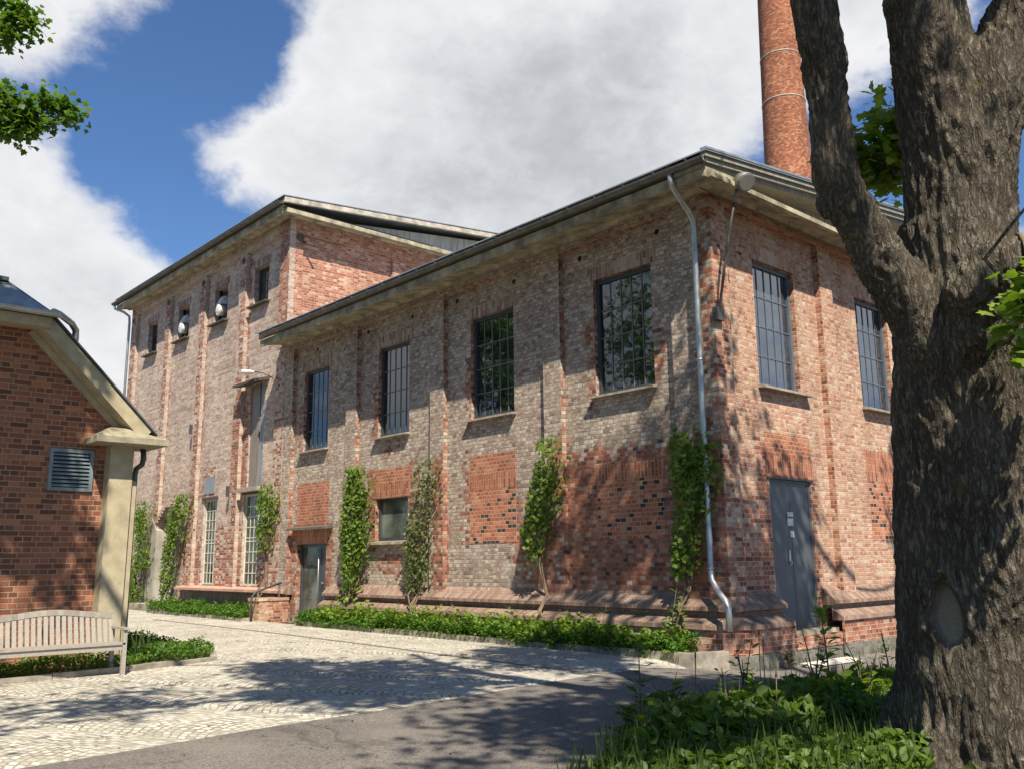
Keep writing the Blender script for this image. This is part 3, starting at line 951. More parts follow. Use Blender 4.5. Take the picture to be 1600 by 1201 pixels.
# downpipe at the corner
mb = MB()
pp = [(-.89, .08, 7.74), (-.88, .08, 7.60), (-.80, .09, 7.50), (-.30, .19, 7.27), (-.16, .21, 7.16), (-.13, .22, 7.0), (-.13, .23, 4.0), (-.13, .23, 1.38), (-.16, .19, 1.25), (-.27, .0, 1.08),
      (-.34, -.16, .96), (-.37, -.22, .86), (-.375, -.23, .52)]
sm = []
for i in range(len(pp) - 1):
    sm.append(pp[i])
sm.append(pp[-1])
mb.tube(sm, .048, 14)
dp = mb.build('downpipe', M['zinc'], hall)
for z in (6.6, 4.75, 3.0, 1.42):
    mb = MB(); mb.lathe((-.13, .23, z), [(.05, 0), (.058, .005), (.058, .03), (.05, .035)], 14)
    mb.box(-.08, .0, .222, .238, z + .008, z + .026); mb.build('pipe_bracket', M['zinc'], dp)
# small round vent holes under the eaves
for y in (1.2, 3.1, 5.0, 6.9, 8.6, 10.5, 13.0):
    mb = MB(); p = LW.P(y, PD + .003, 7.30)
    mb.face([(p[0], p[1] + .055 * math.cos(t * math.pi / 6), p[2] + .055 * math.sin(t * math.pi / 6)) for t in range(12)])
    mb.build('vent_hole', M['dark_void'], hall)

# ================================================================== TALL BRICK BLOCK
tall = thing('tall_brick_block', 'taller pale brick block behind the hall with four small windows high up', 'building', (8, 21, 0))
TY0, TY1 = 14.6, 27.45
TWIN = [(16.08, 17.05), (18.93, 19.93), (22.02, 23.0), (24.97, 25.9)]
TZ0, TZ1 = 9.39, 10.6
mb = MB()
holes = [(a, b, TZ0, TZ1, (.25, .8, .8, .25)[i]) for i, (a, b) in enumerate(TWIN)] + [(16.02, 17.1, .96, 3.6, .15), (18.96, 19.94, .94, 3.6, .15), (16.02, 16.96, 3.78, 6.9, .22), (21.92, 23.45, .30, 3.2, .55)]
TW.panel(mb, TY0, TY1, ZB, 11.7, PD, holes)
for a, b in ((TY0, 15.15), (17.37, 17.85), (20.43, 20.9), (23.5, 23.92), (26.9, TY1)):
    TW.box(mb, a, b, PD - .06, 0, ZB, 11.2)
TW.box(mb, TY0, TY1, PD - .06, 0, 11.2, 11.66)
mb.build('wall', M['brick_tall'], tall)
mb = MB()
G = Wall('y', TY0)
G.panel(mb, .006, 16.0, 7.6, 11.62, -.1, [])
G.box(mb, .006, .44, -.16, -.001, 7.6, 11.14); G.box(mb, 3.62, 4.12, -.16, -.001, 7.6, 11.14); G.box(mb, 7.2, 7.7, -.16, -.001, 7.6, 11.14)
G.box(mb, .006, 16, -.16, -.001, 11.14, 11.62)
mb.face([(16, TY0, 0), (16, TY1, 0), (16, TY1, 12), (16, TY0, 12)])
mb.face([(0, TY1, ZB), (0, TY1, 11.7), (16, TY1, 11.7), (16, TY1, ZB)])
mb.build('wall', M['brick_gable'], tall)['label'] = 'red brick gable wall above the hall roof'
for i, (a, b) in enumerate(TWIN):
    if i in (0, 3):
        window(TW, tall, a, b, TZ0, TZ1, PD - .16, 2, (.33, .66), M['timber_dark'], M['glass_old'], .06, .03)
    else:
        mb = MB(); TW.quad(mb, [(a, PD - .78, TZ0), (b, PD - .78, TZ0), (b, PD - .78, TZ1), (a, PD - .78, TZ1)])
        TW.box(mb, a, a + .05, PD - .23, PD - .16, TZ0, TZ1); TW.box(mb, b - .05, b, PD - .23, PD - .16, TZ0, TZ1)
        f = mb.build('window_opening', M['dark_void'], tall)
    sill(TW, tall, a - .12, b + .14, TZ0 + .01, PD - .16, .05, M['timber_dark'], .06)
    mb = MB(); TW.box(mb, a - .1, b + .1, PD - .02, PD + .003, TZ1, TZ1 + .26, True); mb.build('soldier_course', M['soldier_long'], tall)
# tall barred windows on the ground floor
for a, b in ((16.02, 17.1), (18.96, 19.94)):
    window(TW, tall, a, b, .96, 3.6, PD - .06, 4, (.12, .24, .36, .48, .52, .64, .76, .88), M['white_frame'], M['glass_old'], .05, .03, label='tall window with cream steel bars')
    mb = MB(); TW.box(mb, a - .08, b + .1, PD - .04, PD + .05, 3.6, 3.68); mb.build('lintel', M['timber_dark'], tall)
mb = MB(); TW.box(mb, 19.16, 19.95, PD - .02, PD + .02, 3.78, 4.32); mb.build('cover_panel', M['sheet_blue'], tall)
# tall sheet-metal hatch with its hood
mb = MB(); TW.box(mb, 16.42, 16.96, PD - .16, PD - .05, 3.78, 6.9); mb.build('hatch_leaf', M['sheet_brown'], tall)
mb = MB(); TW.box(mb, 16.02, 16.34, PD - .16, PD - .05, 3.78, 6.9); TW.box(mb, 16.34, 16.42, PD - .17, PD - .10, 3.78, 6.9); mb.build('hatch_leaf', M['sheet_blue'], tall)
mb = MB(); mb.hexa([TW.P(15.75, PD, 6.9), TW.P(17.25, PD, 6.9), TW.P(17.25, .34, 6.80), TW.P(15.75, .34, 6.80)], [TW.P(15.75, PD, 7.0), TW.P(17.25, PD, 7.0), TW.P(17.25, .34, 6.88), TW.P(15.75, .34, 6.88)])
mb.build('hatch_hood', M['timber_dark'], tall)
mb = MB(); TW.box(mb, 15.85, 17.15, PD - .1, .1, 3.66, 3.78); mb.build('hatch_sill', M['sill'], tall)
# recessed plank door with sloping hood stone and smooth grey jamb
mb = MB()
TW.box(mb, 21.92, 23.45, PD - .55, PD - .47, .30, 3.2)
pd = mb.build('plank_door', M['door_bluegrey'], tall)
mb = MB()
for z in (.4, 1.45, 2.5): TW.box(mb, 21.95, 23.43, PD - .47, PD - .44, z, z + .12)
for (z0, z1) in ((.5, 1.45), (1.55, 2.5)):
    for (u0, u1) in ((21.98, 22.68), (22.72, 23.42)):
        mb.bar(TW.P(u0, PD - .455, z0), TW.P(u1, PD - .455, z1), .04, .09); mb.bar(TW.P(u1, PD - .457, z0), TW.P(u0, PD - .457, z1), .04, .09)
mb.build('door_brace', M['frame'], pd)
mb = MB(); TW.box(mb, 21.9, 23.45, PD - .46, PD - .2, 2.62, 3.2); mb.build('lintel', M['concrete_dark'], tall)
mb = MB()
mb.hexa([TW.P(23.42, PD - .4, .3), TW.P(24.22, PD - .4, .3), TW.P(24.22, .03, .3), TW.P(23.42, .03, .3)], [TW.P(23.42, PD - .4, 2.75), TW.P(23.95, PD - .4, 3.2), TW.P(23.95, .03, 3.2), TW.P(23.42, .03, 2.75)])
mb.build('jamb', M['concrete_dark'], tall)
mb = MB()
for i in range(5): TW.box(mb, 23.40 - i * .13, 23.60 - i * .13, PD - .1, .035, 3.02 + i * .10, 3.14 + i * .10)
TW.box(mb, 21.85, 22.9, PD - .1, .03, 3.52, 3.62)
mb.build('corbel_bricks', M['brick_tall'], tall)
mb = MB(); TW.box(mb, 21.6, 24.3, -.1, .5, -.1, .30); mb.build('doorstep', M['concrete'], tall)
# ledge and base course
mb = MB(); mb.hexa([TW.P(14.0, PD, .80), TW.P(21.2, PD, .80), TW.P(21.2, .2, .80), TW.P(14.0, .2, .80)], [TW.P(14.0, PD, .93), TW.P(21.2, PD, .93), TW.P(21.2, .2, .87), TW.P(14.0, .2, .87)])
mb.build('plinth_ledge', plain('pink rendered ledge', (.46, .27, .20), .85, .25, 4.0), tall)
mb = MB(); TW.box(mb, 14.62, 21.1, PD, .04, -.4, .79); mb.build('plinth', M['ledge'], tall)
# cornices, roof
mb = MB()
prof = [(.2, 11.62), (-.05, 11.56), (-.10, 11.60), (-.42, 11.52), (-.44, 11.45), (-.50, 11.46), (-.50, 11.66), (.2, 11.7)]
mb.extrude(prof, 'y', TY0 - .42, TY1 + .35); mb.build('cornice', M['concrete'], tall)
mb = MB()
prof = [(TY0 + .2, 11.60), (TY0 - .06, 11.57), (TY0 - .10, 11.60), (TY0 - .50, 11.52), (TY0 - .53, 11.46), (TY0 - .58, 11.47), (TY0 - .58, 11.60), (TY0 + .2, 11.68)]
mb.extrude(prof, 'x', -.42, 16); mb.build('cornice', M['concrete'], tall)
TS, TX0, TRX = .098, -.52, 8.0


def trake(mb, y0, y1, za, zb, x0=TX0, x1=TRX):
    za2, zb2 = za + TS * (x1 - x0), zb + TS * (x1 - x0)
    mb.hexa([(x0, y0, za), (x1, y0, za2), (x1, y1, za2), (x0, y1, za)], [(x0, y0, zb), (x1, y0, zb2), (x1, y1, zb2), (x0, y1, zb)])
    mb.hexa([(x1, y0, za2), (2 * x1 - x0, y0, za), (2 * x1 - x0, y1, za), (x1, y1, za2)], [(x1, y0, zb2), (2 * x1 - x0, y0, zb), (2 * x1 - x0, y1, zb), (x1, y1, zb2)])


mb = MB(); trake(mb, TY0 - .60, TY0 - .50, 11.74, 11.90); mb.build('bargeboard', plain('peeling white boards', (.40, .36, .30), .8, .5, 3.0), tall)
mb = MB(); mb.face([(-.1, TY0 - .02, 11.6), (16.1, TY0 - .02, 11.6), (TRX, TY0 - .02, 12.6)])
for i in range(64):
    x = i * .25; mb.box(x, x + .012, TY0 - .035, TY0 - .02, 11.62, 11.62 + .122 * min(x, 16 - x) + .01)
mb.build('pediment', plain('grey sheet boards', (.40, .40, .38), .7, .25, 2.0, streak=True), tall)
mb = MB(); trake(mb, TY0 - .62, TY1 + .4, 11.905, 11.93, TX0 - .05); mb.build('roof', M['zinc_roof'], tall)
mb = MB(); mb.face([(-.55, TY0 - .6, 11.62), (4.8, TY0 - .6, 11.615), (4.8, TY0 - .02, 11.71), (-.55, TY0 - .02, 11.72)]); mb.build('flashing', M['zinc'], tall)
mb = MB(); gutter(mb, -.62, TY0 - .55, TY1 + .45, 11.75, .085); mb.build('gutter', M['gutter'], tall)
mb = MB(); mb.box(-.54, -.50, TY0 - .5, TY1 + .35, 11.67, 11.90); mb.build('fascia', M['timber_dark'], tall)
mb = MB(); mb.tube([(-.62, TY1 + .28, 11.68), (-.60, TY1 + .28, 11.52), (-.3, TY1 + .12, 11.40), (-.10, TY1 + .06, 11.25), (-.08, TY1 + .05, 11.0), (-.08, TY1 + .05, .3)], .05, 10)
mb.build('downpipe', M['zinc'], tall)
for y in (17.6, 20.66, 23.7, 27.2):
    mb = MB(); p = TW.P(y, .0, 11.0)
    mb.tube([(p[0] + .02, p[1], p[2]), (p[0] - .025, p[1], p[2])], .10, 12); mb.build('tie_plate', M['rust'], tall)
mb = MB(); mb.tube([(.32, TY0 - .05, 11.02), (.32, TY0 + .05, 11.02)], .12, 12); mb.tube([(.40, TY0 - .02, 10.9), (.62, TY0 - .3, 10.75)], .03, 8); mb.build('tie_plate', M['rust'], tall)
for (y, z) in ((20.95, 6.0), (17.9, 3.75)):
    mb = MB(); mb.box(-.08, .02, y - .04, y + .04, z - .16, z + .16); mb.build('wall_anchor', M['iron'], tall)

# white extractor fans in the two open windows
for i, (y, nm) in enumerate(((19.42, 'white extractor fan in the dark open window nearer the hall'), (22.5, 'white extractor fan in the dark open window further from the hall'))):
    f = thing('extractor_fan', nm, 'fan', (.22, y, 9.4), 'fans in the open upper windows')
    mb = MB(); mb.hexa([(.0, y - .20, 9.98), (.40, y - .20, 9.98), (.40, y + .16, 9.98), (.0, y + .16, 9.98)], [(.14, y - .12, 10.26), (.34, y - .12, 10.30), (.34, y + .1, 10.30), (.14, y + .1, 10.26)])
    mb.build('motor_hood', M['white_paint'], f)
    mb = MB(); mb.tube([(.28, y - .02, 9.80), (.06, y - .02, 9.78), (.0, y - .02, 9.78), (.02, y - .02, 9.78)], [.16, .19, .19, .15], 18); mb.build('fan_ring', M['white_paint'], f)
    mb = MB()
    for k in range(5):
        t = 2 * math.pi * k / 5 + i
        mb.bar((-.005, y - .02, 9.78), (.005, y - .02 + .17 * math.cos(t), 9.78 + .17 * math.sin(t)), .07, .012, (1, 0, 0))
    mb.build('fan_blades', M['white_paint'], f)
    mb = MB(); mb.bar((.2, y - .45, 9.46), (.2, y + .45, 9.46), .05, .05); mb.bar((.2, y, 9.46), (.2, y, 9.98), .05, .05); mb.build('support', M['iron'], f)

# ================================================================== CHIMNEY
ch = thing('factory_chimney', 'very tall round red brick factory chimney behind the hall with thin pale bands', 'chimney', (22.3, 11.2, 0))
mb = MB(); mb.lathe((22.3, 11.2, -.4), [(1.28, 0), (1.27, 6), (1.12, 14), (.985, 20), (.89, 24), (.78, 29), (.68, 36), (.68, 36.2), (.8, 36.3), (.8, 37), (.55, 37), (.55, 35)], 48)
mb.build('shaft', M['brick_chimney'], ch)
for z in (21.55, 23.75):
    mb = MB(); r = .938 if z < 22 else .886
    mb.lathe((22.3, 11.2, z), [(r, 0), (r + .02, .01), (r + .02, .06), (r, .07)], 48); mb.build('band', plain('pale steel band', (.36, .31, .26), .6, .2), ch)

# ================================================================== SMALL OUTBUILDING (left)
shed = thing('brick_outbuilding', 'small dark red brick outbuilding with steep gable, ochre trim and a louvred vent', 'building', (-10.5, 9, 0))
SY = 6.0
SW = Wall('y', SY)
XR, XC = -7.15, -10.45
XL = 2 * XC - XR
mb = MB()
tr = [(XL, 0), (XR, 0), (XR, 3.45), (-8.72, 5.05), (2 * XC + 8.72, 5.05), (XL, 3.45)]
mb.face([(x, SY, z) for x, z in tr])
mb.face([(XR, SY, 0), (XR, SY + 9, 0), (XR, SY + 9, 3.5), (XR, SY, 3.5)]); mb.face([(XL, SY + 9, 0), (XL, SY, 0), (XL, SY, 3.5), (XL, SY + 9, 3.5)])
mb.face([(XR, SY + 9, 0), (XL, SY + 9, 0), (XL, SY + 9, 3.5), (XC, SY + 9, 6.7), (XR, SY + 9, 3.5)])
mb.build('wall', M['brick_shed'], shed)
# bargeboards down both slopes, with inner trim
for sgn in (1, -1):
    fx = lambda x: x if sgn == 1 else 2 * XC - x
    mb = MB()
    def slope_band(xa, za, xb, zb, w, y0, y1):
        d = Vector((xb - xa, 0, zb - za)).normalized(); nn = Vector((-d.z, 0, d.x))
        if nn.z > 0: nn = -nn
        q = [(xa, za), (xb, zb), (xb + nn.x * w, zb + nn.z * w), (xa + nn.x * w, za + nn.z * w)]
        lo = [(fx(x), y0, z) for x, z in q]; hi = [(fx(x), y1, z) for x, z in q]
        mb.hexa(lo, hi)
    slope_band(-8.47, 5.16, -6.92, 3.62, .20, SY - .36, SY - .31)
    slope_band(-8.58, 5.05, -7.03, 3.51, .05, SY - .31, SY + .02)
    mb.build('bargeboard', M['render'], shed)
    mb = MB(); slope_band(-8.635, 5.025, -7.085, 3.485, .085, SY - .06, SY + .02); mb.build('gable_trim', M['render'], shed)
    # steep side roof of slate
    mb = MB()
    lo = [(fx(-6.86), SY - .38, 3.55), (fx(-6.86), SY + 9.2, 3.55), (fx(-10.45 if sgn == 1 else -10.45), SY + 9.2, 7.05), (fx(-8.50), SY - .38, 5.17)]
    mb.face([(fx(-6.84), SY - .40, 3.58), (fx(-6.84), SY + 9.2, 3.58), (XC, SY + 9.2, 7.15), (XC, SY + 1.6, 7.15), (fx(-8.46), SY - .40, 5.21)])
    mb.face([(fx(-6.84), SY - .40, 3.55), (fx(-6.84), SY + 9.2, 3.55), (XC, SY + 9.2, 7.12), (XC, SY + 1.6, 7.12), (fx(-8.46), SY - .40, 5.18)])
    mb.face([(fx(-6.84), SY - .40, 3.55), (fx(-6.84), SY - .40, 3.58), (fx(-8.46), SY - .40, 5.21), (fx(-8.46), SY - .40, 5.18)])
    mb.build('roof_slope', M['slate'], shed)
# hipped front roof above the horizontal eaves board
mb = MB()
mb.face([(-8.44, SY - .46, 5.19), (XC, SY + 1.62, 7.17), (2 * XC + 8.44, SY - .46, 5.19)])
mb.face([(-8.44, SY - .46, 5.16), (XC, SY + 1.62, 7.14), (2 * XC + 8.44, SY - .46, 5.16)])
mb.face([(-8.44, SY - .46, 5.16), (-8.44, SY - .46, 5.19), (2 * XC + 8.44, SY - .46, 5.19), (2 * XC + 8.44, SY - .46, 5.16)])
mb.build('roof_hip', M['slate'], shed)
mb = MB()
mb.face([(-8.50, SY - .44, 5.215), (-8.95, SY - .02, 5.63), (-9.9, SY - .02, 5.63), (-10.3, SY - .44, 5.215)]); mb.build('flashing', M['zinc'], shed)
mb = MB(); mb.box(-9.9, -9.0, SY + .05, SY + .75, 5.72, 5.78)
o = mb.build('roof_window', M['frame'], shed)
mb = MB(); mb.extrude([(SY - .44, 4.99), (SY - .44, 5.14), (SY + .02, 5.14), (SY + .02, 5.02)], 'x', 2 * XC + 8.5, -8.5); mb.build('eaves_board', M['render'], shed)
mb = MB(); n = 9
pr = [(SY - .53 + .07 * math.cos(math.pi + math.pi * k / 8), 5.20 + .07 * math.sin(math.pi + math.pi * k / 8)) for k in range(9)]
mb.extrude(pr + [(SY - .53 + .055 * math.cos(math.pi - math.pi * 0 + math.pi * (8 - k) / 8), 5.20 + .055 * math.sin(math.pi + math.pi * (8 - k) / 8)) for k in range(9)], 'x', 2 * XC + 8.3, -8.42)
mb.build('gutter', M['zinc'], shed)
mb = MB(); mb.tube([(-8.5, SY - .5, 5.22), (-8.35, SY - .3, 5.24), (-8.12, SY - .05, 5.20), (-8.03, SY + .03, 5.12), (-8.02, SY + .05, 5.0), (-8.04, SY + .08, 4.72)], .05, 12); mb.build('downpipe', M['zinc'], shed)
# ochre corner pier with a thick capstone
mb = MB(); mb.hexa([(-7.50, SY - .26, -.1), (-7.16, SY - .26, -.1), (-7.16, SY + .05, -.1), (-7.50, SY + .05, -.1)], [(-7.47, SY - .26, 3.38), (-7.13, SY - .26, 3.38), (-7.13, SY + .05, 3.38), (-7.47, SY + .05, 3.38)])
mb.hexa([(-7.158, SY - .20, -.1), (-7.06, SY - .20, -.1), (-7.06, SY + .05, -.1), (-7.158, SY + .05, -.1)], [(-7.128, SY - .20, 2.88), (-7.04, SY - .20, 2.84), (-7.04, SY + .05, 2.84), (-7.128, SY + .05, 2.88)])
pier = mb.build('corner_pier', M['render'], shed)
mb = MB()
a, b_ = SY - .62, SY + .35
mb.hexa([(-7.80, a, 3.38), (-6.74, a, 3.38), (-6.74, b_, 3.38), (-7.80, b_, 3.38)], [(-7.80, a, 3.47), (-6.74, a, 3.47), (-6.74, b_, 3.47), (-7.80, b_, 3.47)])
mb.hexa([(-7.80, a, 3.47), (-6.74, a, 3.47), (-6.74, b_, 3.47), (-7.80, b_, 3.47)], [(-7.52, SY - .30, 3.64), (-7.30, SY - .30, 3.64), (-7.30, SY, 3.64), (-7.52, SY, 3.64)])
mb.build('capstone', M['pier_stone'], pier)
mb = MB(); mb.tube([(-6.90, SY + .02, 3.40), (-6.88, SY + .02, 3.24), (-6.90, SY + .02, 3.14), (-7.0, SY - .02, 3.06), (-7.02, SY - .04, 2.96), (-7.02, SY - .04, .15)], .042, 12); mb.build('downpipe', M['gutter'], shed)
# louvred vent
mb = MB()
SW.box(mb, -8.26, -7.64, .0, .04, 3.25, 3.30); SW.box(mb, -8.26, -7.64, 0, .04, 2.68, 2.73); SW.box(mb, -8.26, -8.21, 0, .04, 2.73, 3.25); SW.box(mb, -7.69, -7.64, 0, .04, 2.73, 3.25)
v = mb.build('louvre_vent', M['vent_blue'], shed)
mb = MB()
for i in range(9):
    z = 2.745 + i * .057
    mb.hexa([(-8.21, SY - .035, z), (-7.69, SY - .035, z), (-7.69, SY - .004, z + .028), (-8.21, SY - .004, z + .028)], [(-8.21, SY - .035, z + .012), (-7.69, SY - .035, z + .012), (-7.69, SY - .004, z + .040), (-8.21, SY - .004, z + .040)])
mb.build('louvre_slats', M['vent_blue'], v)
mb = MB(); SW.quad(mb, [(-8.21, .002, 2.73), (-7.69, .002, 2.73), (-7.69, .002, 3.25), (-8.21, .002, 3.25)]); mb.build('backing', M['dark_void'], v)

# ================================================================== BENCH
bench = thing('garden_bench', 'weathered grey wooden slatted bench with arched back in front of the outbuilding', 'bench', (-8.26, 4.95, .12))
bx0, bx1, by0, by1, bz = -9.10, -7.42, 4.70, 5.22, .12
bc = (bx0 + bx1) / 2


def arch(x):
    t = abs((x - bc) / ((bx1 - bx0) / 2))
    return bz + .815 + .07 * (math.cos(min(1, t) * math.pi) + 1) / 2 - .0


mb = MB()
N = 24
for i in range(N):
    xa, xb = bx0 + (bx1 - bx0) * i / N, bx0 + (bx1 - bx0) * (i + 1) / N
    za, zb = arch(xa), arch(xb)
    mb.hexa([(xa, by1 - .02, za - .075), (xb, by1 - .02, zb - .075), (xb, by1 + .025, zb - .075), (xa, by1 + .025, za - .075)], [(xa, by1 - .02, za), (xb, by1 - .02, zb), (xb, by1 + .025, zb), (xa, by1 + .025, za)])
mb.build('top_rail', M['teak'], bench)
nsl = 21
for i in range(nsl):
    x = bx0 + .07 + (bx1 - bx0 - .14) * i / (nsl - 1)
    mb = MB(); z1 = arch(x) - .07
    mb.hexa([(x - .026, by1 - .13, bz + .40), (x + .026, by1 - .13, bz + .40), (x + .026, by1 - .11, bz + .40), (x - .026, by1 - .11, bz + .40)], [(x - .026, by1 - .01, z1), (x + .026, by1 - .01, z1), (x + .026, by1 + .01, z1), (x - .026, by1 + .01, z1)])
    mb.build('back_slat', M['teak'], bench)
mb = MB(); mb.box(bx0, bx1, by1 - .14, by1 - .10, bz + .34, bz + .41); mb.build('lower_rail', M['teak'], bench)
for i in range(5):
    mb = MB(); y = by0 - .02 + i * .088
    mb.box(bx0 + .02, bx1 - .02, y, y + .072, bz + .405, bz + .43); mb.build('seat_slat', M['teak'], bench)
mb = MB(); mb.box(bx0 + .05, bx1 - .05, by0 + .0, by0 + .03, bz + .335, bz + .402); mb.box(bx0 + .02, bx0 + .05, by0, by1 - .1, bz + .34, bz + .402); mb.box(bx1 - .05, bx1 - .02, by0, by1 - .1, bz + .34, bz + .402)
mb.build('seat_frame', M['teak'], bench)
for x in (bx0, bx1 - .055):
    mb = MB(); mb.box(x, x + .055, by0 - .02, by0 + .035, bz, bz + .60); mb.build('front_leg', M['teak'], bench)
    mb = MB(); mb.hexa([(x, by1 - .08, bz), (x + .055, by1 - .08, bz), (x + .055, by1 - .02, bz), (x, by1 - .02, bz)], [(x, by1 - .02, bz + .80), (x + .055, by1 - .02, bz + .80), (x + .055, by1 + .035, bz + .80), (x, by1 + .035, bz + .80)])
    mb.build('back_leg', M['teak'], bench)
    mb = MB(); mb.box(x - .005, x + .06, by0 - .05, by1 - .02, bz + .602, bz + .632); mb.build('armrest', M['teak'], bench)

# ================================================================== KERBS AND BEDS
def kerb_line(name, pts, w, h, inner):
    """row of kerb stones with small gaps and uneven tops"""
    mb = MB(); rng = random.Random(5)
    for (x0, y0), (x1, y1) in zip(pts, pts[1:]):
        L = math.hypot(x1 - x0, y1 - y0); n = max(1, round(L / .95))
        dx, dy = (x1 - x0) / L, (y1 - y0) / L
        nx, ny = -dy * inner, dx * inner
        for i in range(n):
            a, b = L * i / n + .006, L * (i + 1) / n - .006
            hh = h + rng.uniform(-.015, .015); o = rng.uniform(-.012, .012)
            q = [(x0 + dx * a + nx * o, y0 + dy * a + ny * o), (x0 + dx * b + nx * o, y0 + dy * b + ny * o), (x0 + dx * b + nx * (w + o), y0 + dy * b + ny * (w + o)), (x0 + dx * a + nx * (w + o), y0 + dy * a + ny * (w + o))]
            if inner < 0: q = q[::-1]
            zb = min(gz(*p) for p in q) - .15; zt = .12 + hh
            s_ = .012
            cx = sum(p[0] for p in q) / 4; cy = sum(p[1] for p in q) / 4
            t_ = [(p[0] + (cx - p[0]) * .0 , p[1]) for p in q]
            m1 = [(p[0], p[1], zt - s_) for p in q]
            top = [(cx + (p[0] - cx) * .985, cy + (p[1] - cy) * .93 if False else cy + (p[1] - cy) * .985, zt) for p in q]
            mb.hexa([(p[0], p[1], zb) for p in q], m1); mb.hexa(m1, top)
    return kind(mb.build(name, M['kerb']), 'structure')


kerb_line('kerb', [(-.97, 11.75), (-.97, 5.0), (-.95, .02), ], .12, .10, 1)
kerb_line('kerb', [(-.95, -.02), (-.40, -.22)], .12, .12, 1)
kerb_line('kerb', [(-1.2, 20.8), (-1.15, 14.35), (-.35, 13.95)], .11, .08, 1)
kerb_line('kerb', [(-9.3, 4.78), (-7.25, 5.02), (-5.72, 5.55), (-5.45, 6.2), (-5.45, 9.5)], .10, .07, 1)
def bed(name, pts, z):
    mb = MB(); mb.face([(x, y, z) for x, y in pts]); return kind(mb.build(name, M['soil']), 'structure')
bed('soil_bed', [(-.9, 11.75), (-.9, .0), (-.45, -.12), (.0, .2), (.0, 11.75)], .17)
bed('soil_bed', [(-1.12, 20.8), (-1.06, 14.4), (-.35, 14.05), (.0, 14.2), (.0, 20.8)], .17)
bed('soil_bed', [(-9.3, 4.86), (-7.25, 5.10), (-5.8, 5.62), (-5.53, 6.2), (-5.53, 9.5), (-9.3, 9.5)], .16)
VERGE = [(-8.6, -4.6), (-7.5, -3.8), (-6.3, -3.2), (-4.6, -2.7), (-2.8, -2.55), (-1.0, -2.85), (.4, -3.4), (1.6, -4.4), (2.2, -9.5), (-8.6, -9.5)]
mb = MB(); mb.face([(x, y, .128) for x, y in VERGE]); kind(mb.build('verge', M['soil']), 'structure')

# handrail beside the glazed entrance
hr = thing('handrail', 'short dark pipe handrail left of the glazed entrance', 'handrail', (-.5, 14.0, .12))
mb = MB(); mb.tube([(-1.05, 13.95, .1), (-1.05, 13.95, .72), (-.95, 13.96, .86), (-.2, 14.0, 1.08)], .028, 10); mb.build('rail', M['iron'], hr)
mb = MB(); mb.tube([(-.25, 14.0, .1), (-.25, 14.0, 1.05)], .022, 8); mb.build('post', M['iron'], hr)
lw_ = MB(); lw_.box(-.85, .0, 13.92, 14.5, .05, .62); lw_.box(-.88, .0, 13.9, 14.52, .62, .70)
o = tag(recentre(lw_.build('stub_wall', M['brick_front'])), 'low brick stub wall beside the steps of the glazed entrance', 'wall')

# white board leaning flat by the plinth
mb = MB(); mb.hexa([(1.2, -.62, -.095), (2.65, -.70, -.095), (2.7, -.40, -.10), (1.25, -.38, -.10)], [(1.2, -.62, -.075), (2.65, -.70, -.075), (2.7, -.40, -.055), (1.25, -.38, -.05)])
tag(recentre(mb.build('white_slab', plain('chalky white slab', (.50, .48, .43), .8, .35, 8.0))), 'white slab lying on the asphalt below the grey steel door', 'slab')

# floodlight on a leaning bracket arm at the hall corner
fl = thing('corner_lamp', 'round floodlight on a long thin arm at the corner of the hall', 'lamp', (-.02, -.02, 5.55))
mb = MB(); mb.tube([(.06, -.05, 5.50), (-.02, -.28, 6.3), (.0, -.42, 6.95), (.04, -.50, 7.35)], .022, 10); mb.build('arm', M['iron'], fl)
mb = MB(); mb.box(-.05, .14, -.10, -.001, 5.40, 5.62); mb.bar((.05, -.05, 5.45), (-.02, -.22, 6.0), .03, .03); mb.build('bracket', M['iron'], fl)
mb = MB()
hd = Vector((.04, -.68, 7.62)); fd = Vector((-.35, -.75, -.55)).normalized()
mb.tube([hd - fd * .16, hd - fd * .12, hd, hd + fd * .10, hd + fd * .12], [.05, .11, .145, .158, .145], 20)
mb.tube([(.04, -.50, 7.30), (.04, -.56, 7.56)], .03, 8); mb.build('lamp_head', M['lamp_metal'], fl)
mb = MB(); mb.tube([hd + fd * .121, hd + fd * .128], [.132, .128], 20); mb.build('lens', M['lamp_glass'], fl)
# street-type lamp above the hatch
wl_ = thing('wall_lamp', 'white torpedo shaped wall lamp above the tall brown hatch', 'lamp', (-.2, 15.7, 6.9))
mb = MB(); mb.tube([(.0, 15.35, 6.86), (-.22, 15.48, 7.0), (-.42, 15.70, 7.05)], .016, 8); mb.build('arm', M['iron'], wl_)
mb = MB(); a = Vector((-.42, 15.68, 7.04)); d = Vector((-.3, .95, .10)).normalized()
mb.tube([a, a + d * .05, a + d * .16, a + d * .36, a + d * .48, a + d * .54], [.025, .045, .06, .08, .07, .02], 14); mb.build('lamp_head', M['white_paint'], wl_)
# overhead wire in the gap between the two buildings
mb = MB(); mb.tube([(-.02, 27.3, 8.0), (-6, 29.5, 7.75), (-14, 33, 7.9), (-22, 36, 8.3)], .012, 5)
tag(recentre(mb.build('overhead_wire', M['iron'])), 'thin overhead wire running from the far edge of the tall block', 'wire')


